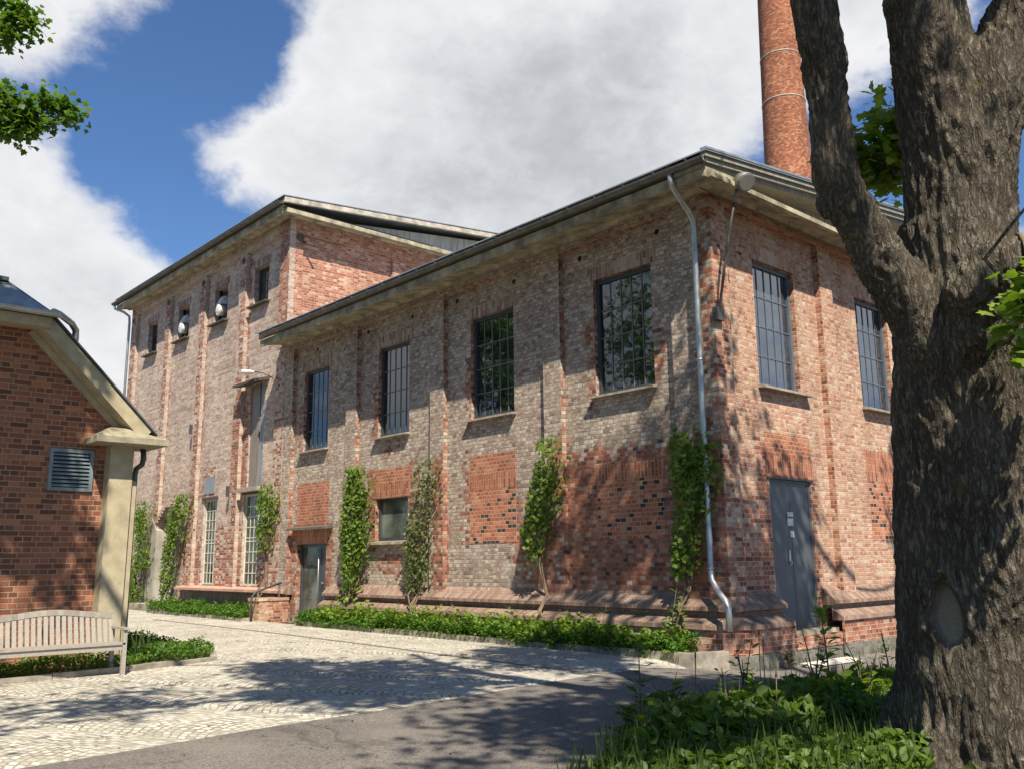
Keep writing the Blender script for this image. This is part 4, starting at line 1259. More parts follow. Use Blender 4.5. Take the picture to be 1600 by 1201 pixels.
# ================================================================== LEAVES
def leaf_template(kindn):
    if kindn == 'maple':
        pts = [(0, -.45), (.18, -.30), (.46, -.32), (.36, -.08), (.52, .12), (.24, .14), (.20, .30), (0, .55), (-.20, .30), (-.24, .14), (-.52, .12), (-.36, -.08), (-.46, -.32), (-.18, -.30)]
        v = [(x, y, -.12 * (abs(x) + abs(y - .0) * .4)) for x, y in pts]
        v.append((0, 0, .03)); c = len(v) - 1
        f = [(i, (i + 1) % len(pts), c) for i in range(len(pts))]
    elif kindn == 'oval':
        v = [(0, -.5, -.05), (.24, -.2, 0), (.27, .1, 0), (0, .5, -.10), (-.27, .1, 0), (-.24, -.2, 0), (0, -.1, -.06)]
        f = [(0, 1, 6), (1, 2, 6), (2, 3, 6), (3, 4, 6), (4, 5, 6), (5, 0, 6)]
    elif kindn == 'quad':
        v = [(-.3, -.5, 0), (.3, -.5, 0), (.36, .15, -.06), (0, .5, -.12), (-.36, .15, -.06)]
        f = [(0, 1, 2), (0, 2, 4), (4, 2, 3)]
    else:                                                   # blade
        v = [(-.035, 0, 0), (.035, 0, 0), (.028, .5, .03), (-.028, .5, .03), (0, 1.0, .16)]
        f = [(0, 1, 2), (0, 2, 3), (3, 2, 4)]
    return np.array(v, float), np.array(f, int)


def leaf_mesh(name, C_, size, nrm, mat, tmpl='quad', parent=None, rng=None, up_bias=None, axis=None):
    """one mesh of many leaves: C_ (n,3) centres, size (n,), nrm (n,3) face directions"""
    rng = rng or np.random.RandomState(1)
    tv, tf = leaf_template(tmpl)
    n = len(C_)
    nz = nrm / (np.linalg.norm(nrm, axis=1, keepdims=True) + 1e-9)
    if axis is None:
        t = rng.normal(size=(n, 3))
    else:
        t = axis
    ty = t - nz * np.sum(t * nz, axis=1, keepdims=True)
    ty /= (np.linalg.norm(ty, axis=1, keepdims=True) + 1e-9)
    tx = np.cross(ty, nz)
    off = np.array(parent.get('_base', (0, 0, 0)) if parent is not None else (0, 0, 0), float)
    P = (C_[:, None, :] - off) + size[:, None, None] * (tv[None, :, 0:1] * tx[:, None, :] + tv[None, :, 1:2] * ty[:, None, :] + tv[None, :, 2:3] * nz[:, None, :])
    V = P.reshape(-1, 3); k = len(tv)
    F = (tf[None] + (np.arange(n) * k)[:, None, None]).reshape(-1, 3)
    me = bpy.data.meshes.new(name)
    me.vertices.add(len(V)); me.vertices.foreach_set('co', V.ravel())
    me.loops.add(F.size); me.loops.foreach_set('vertex_index', F.ravel().astype(np.int32))
    me.polygons.add(len(F))
    me.polygons.foreach_set('loop_start', np.arange(0, F.size, 3, dtype=np.int32))
    me.polygons.foreach_set('loop_total', np.full(len(F), 3, dtype=np.int32))
    me.update(calc_edges=True)
    me.materials.append(mat)
    o = bpy.data.objects.new(name, me); COL.objects.link(o)
    if parent is not None: o.parent = parent
    return o


def to_px(P):
    """where world points fall in the photograph (used to prune twigs that would hang into the view)"""
    q = (np.asarray(P) - np.array(CAM)) @ np.array(RM).T
    z = np.where(q[:, 2] > .2, q[:, 2], np.nan)
    return 800 + FPX * q[:, 0] / z, 600.5 - FPX * q[:, 1] / z
# ------------------------------------------------------------------ vines on the walls
def vine(label, spine, depth, n, mat, seed, base, leaf=.085, group='climbing vines on the brick walls'):
    """spine: (u, z, half width) from top to bottom along the long wall"""
    rng = np.random.RandomState(seed)
    zs = np.array([s[1] for s in spine]); us = np.array([s[0] for s in spine]); ws = np.array([s[2] for s in spine])
    t = thing('climbing_vine', label, 'vine', (-.15, base, .17), group)
    o = np.argsort(zs)
    dens = np.interp(np.linspace(zs.min(), zs.max(), 200), zs[o], ws[o])
    cdf = np.cumsum(dens ** 1.3); cdf /= cdf[-1]
    # clumps first, leaves gathered round them
    n = int(n * 1.35); nc = max(10, n // 42)
    zc = np.interp(rng.rand(nc), cdf, np.linspace(zs.min(), zs.max(), 200))
    uc = np.interp(zc, zs[o], us[o]) + rng.uniform(-1, 1, nc) * np.interp(zc, zs[o], ws[o]) * rng.uniform(.5, 1.15, nc)
    k = rng.randint(0, nc, n)
    sp = .12 + .09 * rng.rand(n)
    u = uc[k] + rng.normal(size=n) * sp; z = zc[k] + rng.normal(size=n) * sp * 1.1
    w = np.interp(z, zs[o], ws[o]); mid = np.interp(z, zs[o], us[o])
    keep = (np.abs(u - mid) < w * 1.5) & (z < zs.max() + .08) & (z > zs.min() - .05)
    u, z, w, mid = u[keep], z[keep], w[keep], mid[keep]
    m = len(u)
    dd = depth * np.sqrt(np.clip(1 - ((u - mid) / (w * 1.35)) ** 2, .05, 1)) * (.35 + .65 * rng.rand(m))
    C_ = np.stack([-.03 - dd, u, z], 1)
    nr = np.stack([-1.0 * np.ones(m), rng.normal(size=m) * .7, .45 + rng.normal(size=m) * .6], 1)
    ax = np.stack([np.zeros(m), rng.normal(size=m) * .8, -np.ones(m)], 1)
    leaf_mesh('leaves', C_, leaf * (.7 + .6 * rng.rand(m)), nr, mat, 'maple', t, rng, axis=ax)
    for q in range(5):
        pts = []
        for i, zz in enumerate(np.linspace(.15, zs.max() - .15 - .3 * rng.rand(), 14)):
            mu = np.interp(zz, zs[o], us[o]); mw = np.interp(zz, zs[o], ws[o])
            if zz < zs.min(): mu = mu + (base - mu) * (zs.min() - zz) / max(.1, zs.min() - .1); mw *= .5
            e = .30 if zz < .9 else .05
            pts.append((-e - .03 * rng.rand(), mu + mw * (.5 * math.sin(q * 1.7 + i * .5)) * .8, zz))
        mb = MB(); mb.tube(pts, [.018 - .012 * i / 13 for i in range(14)], 6); mb.build('stem', M['dry_stem'], t)
    return t


vine('full green vine at the far left edge of the tall block beside the grey jamb', [(24.2, 3.7, .5), (24.1, 2.8, .7), (24.2, 1.6, .6), (24.4, .6, .5), (24.4, .2, .4)], .45, 1500, M['leaf_vine'], 11, 24.4)
vine('leaning green vine right of the recessed plank door', [(21.2, 3.75, .55), (21.2, 3.1, .75), (21.45, 2.2, .6), (21.7, 1.3, .5), (21.85, .55, .3)], .4, 1300, M['leaf_vine'], 12, 21.8)
vine('small green vine below the tall brown hatch', [(15.05, 3.68, .42), (15.1, 3.1, .5), (15.15, 2.4, .4), (15.2, 1.9, .2)], .3, 620, M['leaf_vine'], 13, 15.0)
vine('bushy bright vine between the glazed entrance and the small window', [(10.4, 3.78, .36), (10.35, 3.3, .52), (10.5, 2.4, .50), (10.5, 1.6, .34), (10.5, 1.0, .22), (10.55, .75, .16)], .42, 1900, M['leaf_vine'], 14, 10.5)
vine('sparse vine with many bare stems right of the small window', [(7.7, 3.75, .30), (7.75, 3.2, .42), (7.9, 2.4, .42), (8.05, 1.6, .42), (8.0, .95, .36)], .28, 1000, M['leaf_vine_dry'], 15, 7.8, .07)
vine('green vine on the pilaster right of the patch with dark headers', [(3.72, 3.85, .27), (3.75, 3.3, .34), (3.95, 2.7, .32), (4.2, 2.1, .26), (4.15, 1.5, .12)], .38, 760, M['leaf_vine'], 16, 3.75)
vine('thick dark green vine behind the downpipe at the hall corner', [(.50, 3.62, .30), (.42, 3.2, .46), (.5, 2.6, .30), (.62, 1.9, .26), (.72, 1.3, .18)], .36, 1000, M['leaf_vine'], 17, .7)


# ------------------------------------------------------------------ ground cover
def in_poly(x, y, P):
    c = np.zeros(len(x), bool); n = len(P)
    for i in range(n):
        x1, y1 = P[i]; x2, y2 = P[i - 1]
        if y1 == y2: continue
        c ^= ((y1 > y) != (y2 > y)) & (x < (x2 - x1) * (y - y1) / (y2 - y1) + x1)
    return c


def cover(name, poly, n, z0, hmin, hmax, size, mat, seed, tmpl='oval', scale=1.6, up=1.0):
    rng = np.random.RandomState(seed)
    P = np.array(poly); lo, hi = P.min(0), P.max(0)
    xy = lo + rng.rand(int(n * 1.6 * max(1, (hi - lo).prod() / 12)), 2) * (hi - lo)
    xy = xy[in_poly(xy[:, 0], xy[:, 1], poly)][:n]
    m = len(xy)
    hh = np.array([noise.noise(Vector((x * scale, y * scale, seed * 3.1))) * .5 + noise.noise(Vector((x * scale * 3, y * scale * 3, seed))) * .35 for x, y in xy])
    h = hmin + (hmax - hmin) * np.clip(.5 + hh, 0, 1)
    z = z0 + h * np.sqrt(rng.rand(m))
    nr = np.stack([rng.normal(size=m) * .75, rng.normal(size=m) * .75, up * np.ones(m)], 1)
    return kind(leaf_mesh(name, np.stack([xy[:, 0], xy[:, 1], z], 1), size * (.6 + .8 * rng.rand(m)), nr, mat, tmpl, None, rng), 'stuff')


def blades(name, poly, n, z0, hmin, hmax, mat, seed):
    rng = np.random.RandomState(seed)
    P = np.array(poly); lo, hi = P.min(0), P.max(0)
    xy = lo + rng.rand(n * 3, 2) * (hi - lo)
    xy = xy[in_poly(xy[:, 0], xy[:, 1], poly)][:n]
    m = len(xy)
    nr = np.stack([rng.normal(size=m), rng.normal(size=m), .1 * np.ones(m)], 1)
    ax = np.stack([rng.normal(size=m) * .28, rng.normal(size=m) * .28, np.ones(m)], 1)
    return kind(leaf_mesh(name, np.stack([xy[:, 0], xy[:, 1], np.full(m, z0)], 1), hmin + (hmax - hmin) * rng.rand(m), nr, mat, 'blade', None, rng, axis=ax), 'stuff')


cover('ground_cover', [(-1.02, 11.8), (-1.02, .3), (-.3, .35), (-.22, 11.8)], 30000, .14, .03, .54, .058, M['leaf_ground'], 21, scale=1.2)
cover('ground_cover', [(-1.25, 20.8), (-1.2, 14.3), (-.2, 14.15), (-.1, 20.8)], 13000, .14, .06, .52, .065, M['leaf_ground'], 22)
cover('ground_cover', [(-9.3, 4.9), (-7.3, 5.12), (-5.75, 5.62), (-5.45, 6.3), (-5.45, 9.5), (-7.0, 9.5), (-7.0, 5.95), (-9.3, 5.95)], 12000, .13, .08, .30, .048, M['leaf_ground'], 23)
cover('ground_cover', [(-.98, 11.0), (-.98, .5), (-.4, .5), (-.4, 11.0)], 3200, .16, .05, .70, .085, M['leaf_bright'], 121, scale=2.3)
vp = [(-7.5, -4.0), (-6.4, -3.35), (-4.6, -2.85), (-2.8, -2.75), (-1.0, -3.0), (.4, -3.5), (1.6, -4.6), (-3.6, -4.5), (-5.25, -5.30), (-7.6, -6.35)]
cover('weeds', vp, 17000, .12, .03, .27, .08, M['leaf_weed'], 24, scale=1.3, up=.8)
cover('weeds', [(-7.4, -6.3), (-5.3, -5.35), (-4.6, -5.9), (-5.0, -7.2), (-7.2, -7.6)], 420, .125, .01, .07, .07, M['leaf_weed'], 122)
cover('weeds', [(-6.9, -3.9), (-5.9, -3.3), (-4.6, -3.0), (-3.0, -2.9), (-2.2, -3.3), (-3.6, -4.0), (-5.2, -4.2)], 1300, .13, .1, .38, .12, M['leaf_weed'], 25, 'oval', 2.0, .7)
blades('grass', [(-8.4, -4.6), (-7.4, -3.75), (-6.2, -3.15), (-4.6, -2.7), (-2.8, -2.55), (-1.0, -2.85), (.5, -3.4), (.5, -4.4), (-3.6, -4.5), (-5.3, -5.25), (-8.2, -6.0)], 4200, .11, .08, .34, M['grass'], 26)
blades('grass', [(-6.95, 5.75), (-6.6, 5.7), (-6.5, 6.6), (-6.95, 6.6)], 60, .14, .2, .62, M['grass'], 27)
# grass and litter creeping out of joints along the kerb and the plinth
blades('grass', [(-1.06, .2), (-.98, .2), (-.98, 11.7), (-1.06, 11.7)], 420, .11, .05, .16, M['grass'], 28)
blades('grass', [(.2, -.36), (5.0, -.36), (5.0, -.25), (.2, -.25)], 150, -.12, .05, .2, M['grass'], 29)
blades('grass', [(-10.2, -.74), (-8.0, -.46), (-5.9, -.36), (-3.85, -.08), (-1.1, -.14), (-1.1, -.02), (-3.85, .04), (-5.9, -.24), (-8.0, -.34), (-10.2, -.6)], 170, .10, .02, .08, M['grass'], 30)
rng0 = np.random.RandomState(77)
m = 620
xy = np.stack([rng0.uniform(-10, 3, m), rng0.uniform(-3.5, 9, m)], 1)
xy = xy[(xy[:, 0] < -1.1) | (xy[:, 1] < -.45)]
lz = np.array([gz(x, y) + .012 for x, y in xy])
kind(leaf_mesh('leaf_litter', np.stack([xy[:, 0], xy[:, 1], lz], 1), .02 + .03 * rng0.rand(len(xy)), np.stack([rng0.normal(size=len(xy)) * .25, rng0.normal(size=len(xy)) * .25, np.ones(len(xy))], 1), M['dry_leaf'], 'oval', None, rng0), 'stuff')


def stalk(name, label, cat, x, y, z, h, n, leaf, mat, seed, spread=.14, top=.0, tmpl='oval', group=None, nst=1, stem_mat=None):
    rng = np.random.RandomState(seed)
    t = thing(name, label, cat, (x, y, z), group)
    Cs, Ns, Ss, As = [], [], [], []
    for q in range(nst):
        lean = rng.normal(size=2) * (.05 + .16 * (nst > 1))
        hh = h * (1 if q == 0 else rng.uniform(.5, .9))
        pts = [(x + lean[0] * (i / 6) ** 1.5 * hh + (rng.rand() - .5) * .01, y + lean[1] * (i / 6) ** 1.5 * hh, z + hh * i / 6) for i in range(7)]
        mb = MB(); mb.tube(pts, [.009 * (1 - .11 * i) * (1 + h * .4) for i in range(7)], 6); mb.build('stem', stem_mat or M['stem'], t)
        P = np.array(pts)
        for i in range(max(3, n // nst)):
            f = .12 + .88 * rng.rand() ** .85; j = min(5, int(f * 6)); p = P[j] + (P[j + 1] - P[j]) * (f * 6 - j)
            a = rng.rand() * 2 * math.pi
            L = leaf * (1.15 - .75 * f + top * f) * rng.uniform(.7, 1.25)
            d = np.array([math.cos(a), math.sin(a), rng.uniform(-.1, .6)])
            Cs.append(p + d * (L * .55 + spread * .25 * rng.rand())); As.append(d)
            Ns.append([-d[0] * .35 + rng.normal() * .2, -d[1] * .35 + rng.normal() * .2, 1.0]); Ss.append(L)
    leaf_mesh('leaves', np.array(Cs), np.array(Ss), np.array(Ns), mat, tmpl, t, rng, axis=np.array(As))
    return t


W_ = 'tall weeds in the verge'
stalk('tall_weed', 'tall dark thistle-like weed standing up in front of the road, leftmost of the tall weeds', 'weed', -5.62, -2.92, .12, .72, 30, .17, M['leaf_weed'], 31, group=W_)
stalk('tall_weed', 'tall bright yellow-green weed standing in front of the front door step', 'weed', -1.85, -2.62, .12, 1.0, 44, .13, M['leaf_bright'], 32, top=.7, group=W_)
stalk('tall_weed', 'leafy weed with lit leaves close to the left side of the maple trunk', 'weed', -3.4, -3.85, .12, .62, 40, .15, M['leaf_bright'], 33, nst=4, group=W_)
stalk('tall_weed', 'bushy dark weed in the middle of the verge before the hall corner', 'weed', -3.7, -2.7, .12, .62, 60, .15, M['leaf_weed'], 34, nst=5, group=W_)
stalk('tall_weed', 'thin dark weed just right of the bright yellow-green one', 'weed', -1.1, -3.0, .12, .62, 24, .10, M['leaf_weed'], 35, nst=2, group=W_)
stalk('broadleaf_plant', 'broad leaved plant at the left front of the verge', 'plant', -5.9, -3.15, .12, .38, 26, .24, M['leaf_weed'], 36, nst=4, group='broad leaved plants')
stalk('broadleaf_plant', 'low bright broad leaved plant at the bottom edge of the picture', 'plant', -5.75, -3.75, .12, .30, 30, .20, M['leaf_bright'], 37, nst=5, group='broad leaved plants')
stalk('broadleaf_plant', 'broad leaved plant behind the thistle-like weed by the road edge', 'plant', -5.0, -2.75, .12, .42, 30, .22, M['leaf_weed'], 38, nst=5, group='broad leaved plants')
for i, (x, y, h, n_, lf, mt, lab) in enumerate((
        (-4.9, -3.35, .5, 40, .16, 'leaf_weed', 'dark leafy weed clump in the left middle of the verge'),
        (-4.2, -3.2, .45, 40, .15, 'leaf_bright', 'lighter leafy weed clump near the middle of the verge'),
        (-2.9, -3.05, .75, 40, .12, 'leaf_weed', 'upright dark weed left of the bright yellow-green one'),
        (-2.3, -3.3, .55, 44, .15, 'leaf_weed', 'bushy dark weed at the right end of the verge before the trunk'),
        (-5.3, -4.1, .32, 36, .20, 'leaf_bright', 'sunlit low weed at the bottom edge left of the trunk'))):
    stalk('verge_weed', lab, 'weed', x, y, .12, h, n_, lf, M[mt], 140 + i, nst=4, group='leafy weeds in the verge')
for i, (x, y, h) in enumerate(((-4.6, -2.75, .55), (-3.55, -2.8, .7), (-3.4, -2.75, .62), (-5.0, -3.9, .5))):
    mb = MB(); mb.tube([(x, y, .1), (x + .02, y + .01, .1 + h * .6), (x + .05, y + .02, .1 + h)], [.006, .005, .004], 5); mb.tube([(x + .05, y + .02, .09 + h), (x + .055, y + .02, .15 + h)], [.011, .006], 6)
    tag(recentre(mb.build('dry_stalk', M['dry_stem'])), ('thin dry stalk at the road edge of the verge, leftmost', 'taller thin dry stalk of the pair before the hall corner', 'shorter thin dry stalk of the pair before the hall corner', 'thin dry stalk in the foreground weeds')[i], 'stalk', 'thin dry stalks')
stalk('sapling', 'thin young sapling growing from the bed next to the hall corner', 'sapling', -.55, .75, .17, 1.15, 46, .12, M['leaf_bright'], 39, top=.4, nst=2, stem_mat=M['dry_stem'])
stalk('dry_shrub', 'small half dry brown shrub at the foot of the hall corner', 'shrub', .85, -.42, -.07, .36, 120, .09, M['dry_leaf'], 40, nst=12, stem_mat=M['dry_stem'])
for i, (x, y, h, lab) in enumerate(((-.62, 4.2, .62, 'leafy dock plant in the bed below the vine on the pilaster'), (-.6, 6.1, .6, 'leafy dock plant in the bed below the walled-up opening'), (-.65, 2.2, .7, 'leafy dock plant in the bed below the corner bay'))):
    stalk('dock_plant', lab, 'plant', x, y, .17, h, 26, .2, M['leaf_ground'], 50 + i, nst=4, group='dock plants in the bed')


# ------------------------------------------------------------------ trees
def clusters(s): return [tuple(float(v) / 100 for v in p.split(',')) for p in s.split()]


def in_view(P, m=14):
    x, y = to_px(P)
    return bool(np.any((x > -m) & (x < 1600 + m) & (y > -m) & (y < 1201 + m)))


def grow_twigs(parent, nodes, cls, mat, seed, r0=.03, shy=True):
    """join every leaf clump to the nearest bough with a bent twig; returns one mesh of boughs"""
    rng = np.random.RandomState(seed)
    N = np.array(nodes, float)
    cls = np.array(cls)
    order = np.argsort([np.min(np.linalg.norm(N - c, axis=1)) for c in cls])
    mb = MB()
    for i in order:
        c = cls[i]
        d = np.linalg.norm(N - c, axis=1) + .35 * np.maximum(0, N[:, 2] - c[2])
        for j in np.argsort(d)[:6]:
            a = N[j]; L = np.linalg.norm(c - a)
            if L < .05: break
            k = max(3, int(L / .45) + 2)
            bend = rng.normal(size=3) * .10 * L
            pts = np.array([a + (c - a) * t + bend * math.sin(math.pi * t) - np.array((0, 0, .10 * L)) * math.sin(math.pi * t) for t in np.linspace(0, 1, k)])
            if shy and in_view(pts): continue
            ra = min(.085, .014 + .022 * L)
            mb.tube([tuple(p) for p in pts], [ra * (1 - .75 * t) for t in np.linspace(0, 1, k)], 5, cap=False)
            N = np.vstack([N, pts[1:]])
            break
    return mb.build('branches', mat, parent)


def clump_leaves(parent, cls, per, rad, size, mat, seed, tmpl='maple', shy=False):
    rng = np.random.RandomState(seed)
    C0 = np.repeat(np.array(cls), per, axis=0); n = len(C0)
    off = rng.normal(size=(n, 3)) * rad * np.array([.55, .55, .38])
    P = C0 + off
    if shy:
        x, y = to_px(P)
        ok = ~((x > -14) & (x < 1614) & (y > -14) & (y < 1215))
        P, off = P[ok], off[ok]; n = len(P)
    nr = np.stack([off[:, 0] * .8 + rng.normal(size=n) * .45, off[:, 1] * .8 + rng.normal(size=n) * .45, .75 + rng.normal(size=n) * .3], 1)
    ax = np.stack([off[:, 0] + rng.normal(size=n) * .3, off[:, 1] + rng.normal(size=n) * .3, -.4 * np.ones(n)], 1)
    return leaf_mesh('crown', P, size * (.65 + .6 * rng.rand(n)), nr, mat, tmpl, parent, rng, axis=ax)


KT = .9


def TT(p):
    q = [CAM[i] + (p[i] - CAM[i]) * KT for i in range(3)]
    return tuple(q) + ((p[3] * KT,) if len(p) > 3 else ())


maple = thing('maple_tree', 'huge old maple with a forked trunk and deeply furrowed bark at the right', 'tree', (-4.57, -5.36, .1))
TR = [(-3.67, -4.96, -.64, .86), (-3.74, -5.02, -.17, .76), (-3.80, -5.06, .15, .675), (-3.86, -5.09, .50, .63), (-3.92, -5.13, .89, .61), (-4.03, -5.24, 1.69, .60), (-4.15, -5.34, 2.48, .595), (-4.23, -5.40, 3.01, .58), (-4.31, -5.45, 3.43, .55), (-4.36, -5.52, 3.91, .50), (-4.45, -5.56, 4.38, .455)]
LF = [(-4.45, -5.45, 2.6, .34), (-4.53, -5.42, 2.97, .355), (-4.76, -5.33, 3.49, .30), (-5.02, -5.20, 3.93, .278), (-5.24, -5.10, 4.29, .252), (-5.43, -5.04, 4.67, .236), (-5.50, -5.06, 5.04, .222), (-5.61, -5.10, 5.56, .232), (-5.75, -5.13, 6.13, .22), (-5.93, -5.12, 6.75, .21)]
MD = [(-4.36, -5.52, 3.91, .46), (-4.45, -5.56, 4.38, .455), (-4.57, -5.62, 5.02, .43), (-4.73, -5.63, 5.60, .39), (-4.87, -5.66, 6.19, .36), (-5.02, -5.69, 6.82, .323)]
RT = [(-4.40, -5.58, 3.6, .42), (-4.48, -5.62, 4.03, .42), (-4.49, -5.80, 4.87, .345), (-4.43, -6.04, 5.60, .298), (-4.27, -6.33, 6.17, .266), (-4.02, -6.70, 6.68, .239)]
SB = [(-4.55, -5.75, 3.45, .26), (-4.92, -5.80, 3.63, .20), (-4.84, -5.96, 3.80, .185), (-4.70, -6.12, 3.86, .15)]
mb = MB()
TR, LF, MD, RT, SB = [[TT(p) for p in b] for b in (TR, LF, MD, RT, SB)]
TR = [(TR[0][0], TR[0][1], -.5, TR[0][3])] + TR[1:]
mb = MB()
for br, k in ((TR, 1.0), (LF, .77), (MD, .88), (RT, .95), (SB, 1.0)): mb.tube([b[:3] for b in br], [b[3] * k for b in br], 28)
for k in range(7):                                           # root flare
    t = 2 * math.pi * k / 7 + .4
    mb.tube([(-4.58 + .38 * math.cos(t), -5.36 + .38 * math.sin(t), .70), (-4.57 + .60 * math.cos(t), -5.35 + .60 * math.sin(t), .22), (-4.56 + .92 * math.cos(t), -5.34 + .92 * math.sin(t), -.10)], [.12, .14, .09], 12)
# burls and swollen knots on the bole
for (x, y, z, r) in ((-4.66, -5.70, 3.35, .22), (-4.62, -5.35, 1.95, .08), (-5.36, -5.02, 4.45, .18)):
    mb.lathe(TT((x, y, z)), [(r * math.sin(math.pi * i / 6) + .001, -r * math.cos(math.pi * i / 6)) for i in range(7)], 12)
raw = mb.build('trunk', M['bark'], maple)
md = raw.modifiers.new('join', 'REMESH'); md.mode = 'VOXEL'; md.voxel_size = .02
bpy.context.view_layer.update()
dg = bpy.context.evaluated_depsgraph_get()
me = bpy.data.meshes.new_from_object(raw.evaluated_get(dg))
raw.modifiers.clear(); raw.data = me
nv = len(me.vertices)
co = np.empty(nv * 3); me.vertices.foreach_get('co', co); co = co.reshape(-1, 3)
no = np.empty(nv * 3); me.vertices.foreach_get('normal', no); no = no.reshape(-1, 3)
# smooth the joints, then furrow the bark
ed = np.empty(len(me.edges) * 2, dtype=np.int64); me.edges.foreach_get('vertices', ed); ed = ed.reshape(-1, 2)
deg = np.bincount(ed.ravel(), minlength=nv).astype(float)[:, None]
for it in range(10):
    acc = np.zeros_like(co); np.add.at(acc, ed[:, 0], co[ed[:, 1]]); np.add.at(acc, ed[:, 1], co[ed[:, 0]])
    co = co * .4 + acc / np.maximum(deg, 1) * .6
dsp = np.empty(nv); bare = np.zeros(nv)
WC = Vector(TT((-4.55, -5.20, 1.12))) - maple.location; WR = Vector((.37, -.93, 0)); WF = Vector((-.93, -.37, 0))
for i in range(nv):
    x, y, z = co[i]
    w = noise.noise(Vector((x * 2.3, y * 2.3, z * 1.6)))
    p = Vector((x * 17 + w * .7, y * 17 - w * .6, z * 3.0 + w))
    rdg = 1 - abs(noise.noise(p)) * 2.2
    rd2 = 1 - abs(noise.noise(p * 2.3 + Vector((5, 1, 7)))) * 2.0
    dsp[i] = .045 * w + .030 * rdg + .012 * rd2 + .012 * noise.noise(Vector((x * 5, y * 5, z * 4)))
    if (Vector((x, y, z)) - WC).length < .6 and Vector(no[i]).dot(WF) > .2:          # old healed wound: bare wood below a callus arch
        a = (Vector((x, y, 0)) - Vector((WC.x, WC.y, 0))).dot(WR); b = z - WC.z
        a += .02 * noise.noise(Vector((3, z * 6, 1)))
        e = math.hypot(a / (.115 * (1 - .5 * max(0, b) / .3)), b / (.25 if b > 0 else .23))
        ins = 1 - S3((e - .75) / .35)
        bare[i] = ins
        dsp[i] = dsp[i] * (1 - .9 * ins) - .06 * ins + .060 * math.exp(-((e - 1.32) / .22) ** 2) * S3((b + .25) / .2)
co = co + no * (dsp - .035)[:, None]
ba = me.attributes.new('bare', 'FLOAT', 'POINT'); ba.data.foreach_set('value', bare)
me.vertices.foreach_set('co', co.ravel())
me.polygons.foreach_set('use_smooth', [True] * len(me.polygons))
me.update()
mb = MB(); mb.tube([TT(p) for p in ((-4.72, -6.10, 3.86), (-4.66, -6.2, 3.87), (-4.64, -6.23, 3.865))], [.15, .135, .02], 12); mb.build('broken_stub', M['stub_wood'], maple)

# boughs above the picture, carrying the crown
BOUGHS = [
    [(-5.93, -5.12, 6.75, .21), (-6.35, -4.95, 8.0, .18), (-6.9, -4.5, 9.5, .145), (-7.2, -4.0, 11.2, .11), (-7.3, -3.7, 13.0, .06)],
    [(-6.5, -4.85, 8.4, .14), (-8.0, -5.0, 9.5, .115), (-9.8, -5.1, 10.3, .09), (-11.6, -5.0, 10.8, .06), (-13.0, -4.8, 10.9, .03)],
    [(-6.9, -4.5, 9.5, .11), (-7.9, -3.2, 10.6, .085), (-9.2, -2.2, 11.4, .06), (-10.4, -1.4, 11.6, .03)],
    [(-5.02, -5.69, 6.82, .323), (-5.2, -5.6, 8.4, .25), (-5.1, -5.35, 10.2, .19), (-4.9, -5.0, 12.2, .13), (-4.8, -4.9, 14.3, .06)],
    [(-5.15, -5.45, 9.0, .15), (-4.0, -4.5, 10.4, .11), (-2.9, -3.9, 11.6, .07), (-1.8, -3.4, 12.4, .035)],
    [(-5.2, -5.6, 8.4, .14), (-6.2, -7.0, 9.8, .10), (-7.4, -8.4, 10.8, .07), (-8.8, -9.6, 11.4, .035)],
    [(-4.02, -6.70, 6.68, .239), (-3.5, -7.3, 8.0, .19), (-2.7, -7.8, 9.6, .13), (-1.9, -8.3, 11.4, .07), (-1.4, -8.6, 12.6, .035)],
    [(-3.5, -7.3, 8.0, .12), (-4.3, -8.9, 9.4, .08), (-5.0, -10.4, 10.4, .04)],
    [(-2.7, -7.8, 9.6, .09), (-1.3, -6.6, 10.8, .06), (-.4, -5.6, 11.6, .035)]]
mb = MB(); nodesA = []
BOUGHS = [[TT(p) for p in b] for b in BOUGHS]
for b in BOUGHS:
    mb.tube([q[:3] for q in b], [q[3] for q in b], 12)
    for (p, q) in zip(b, b[1:]):
        for t in (0, .33, .66): nodesA.append(tuple(p[i] + (q[i] - p[i]) * t for i in range(3)))
    nodesA.append(b[-1][:3])
mb.build('bough', M['bark'], maple)
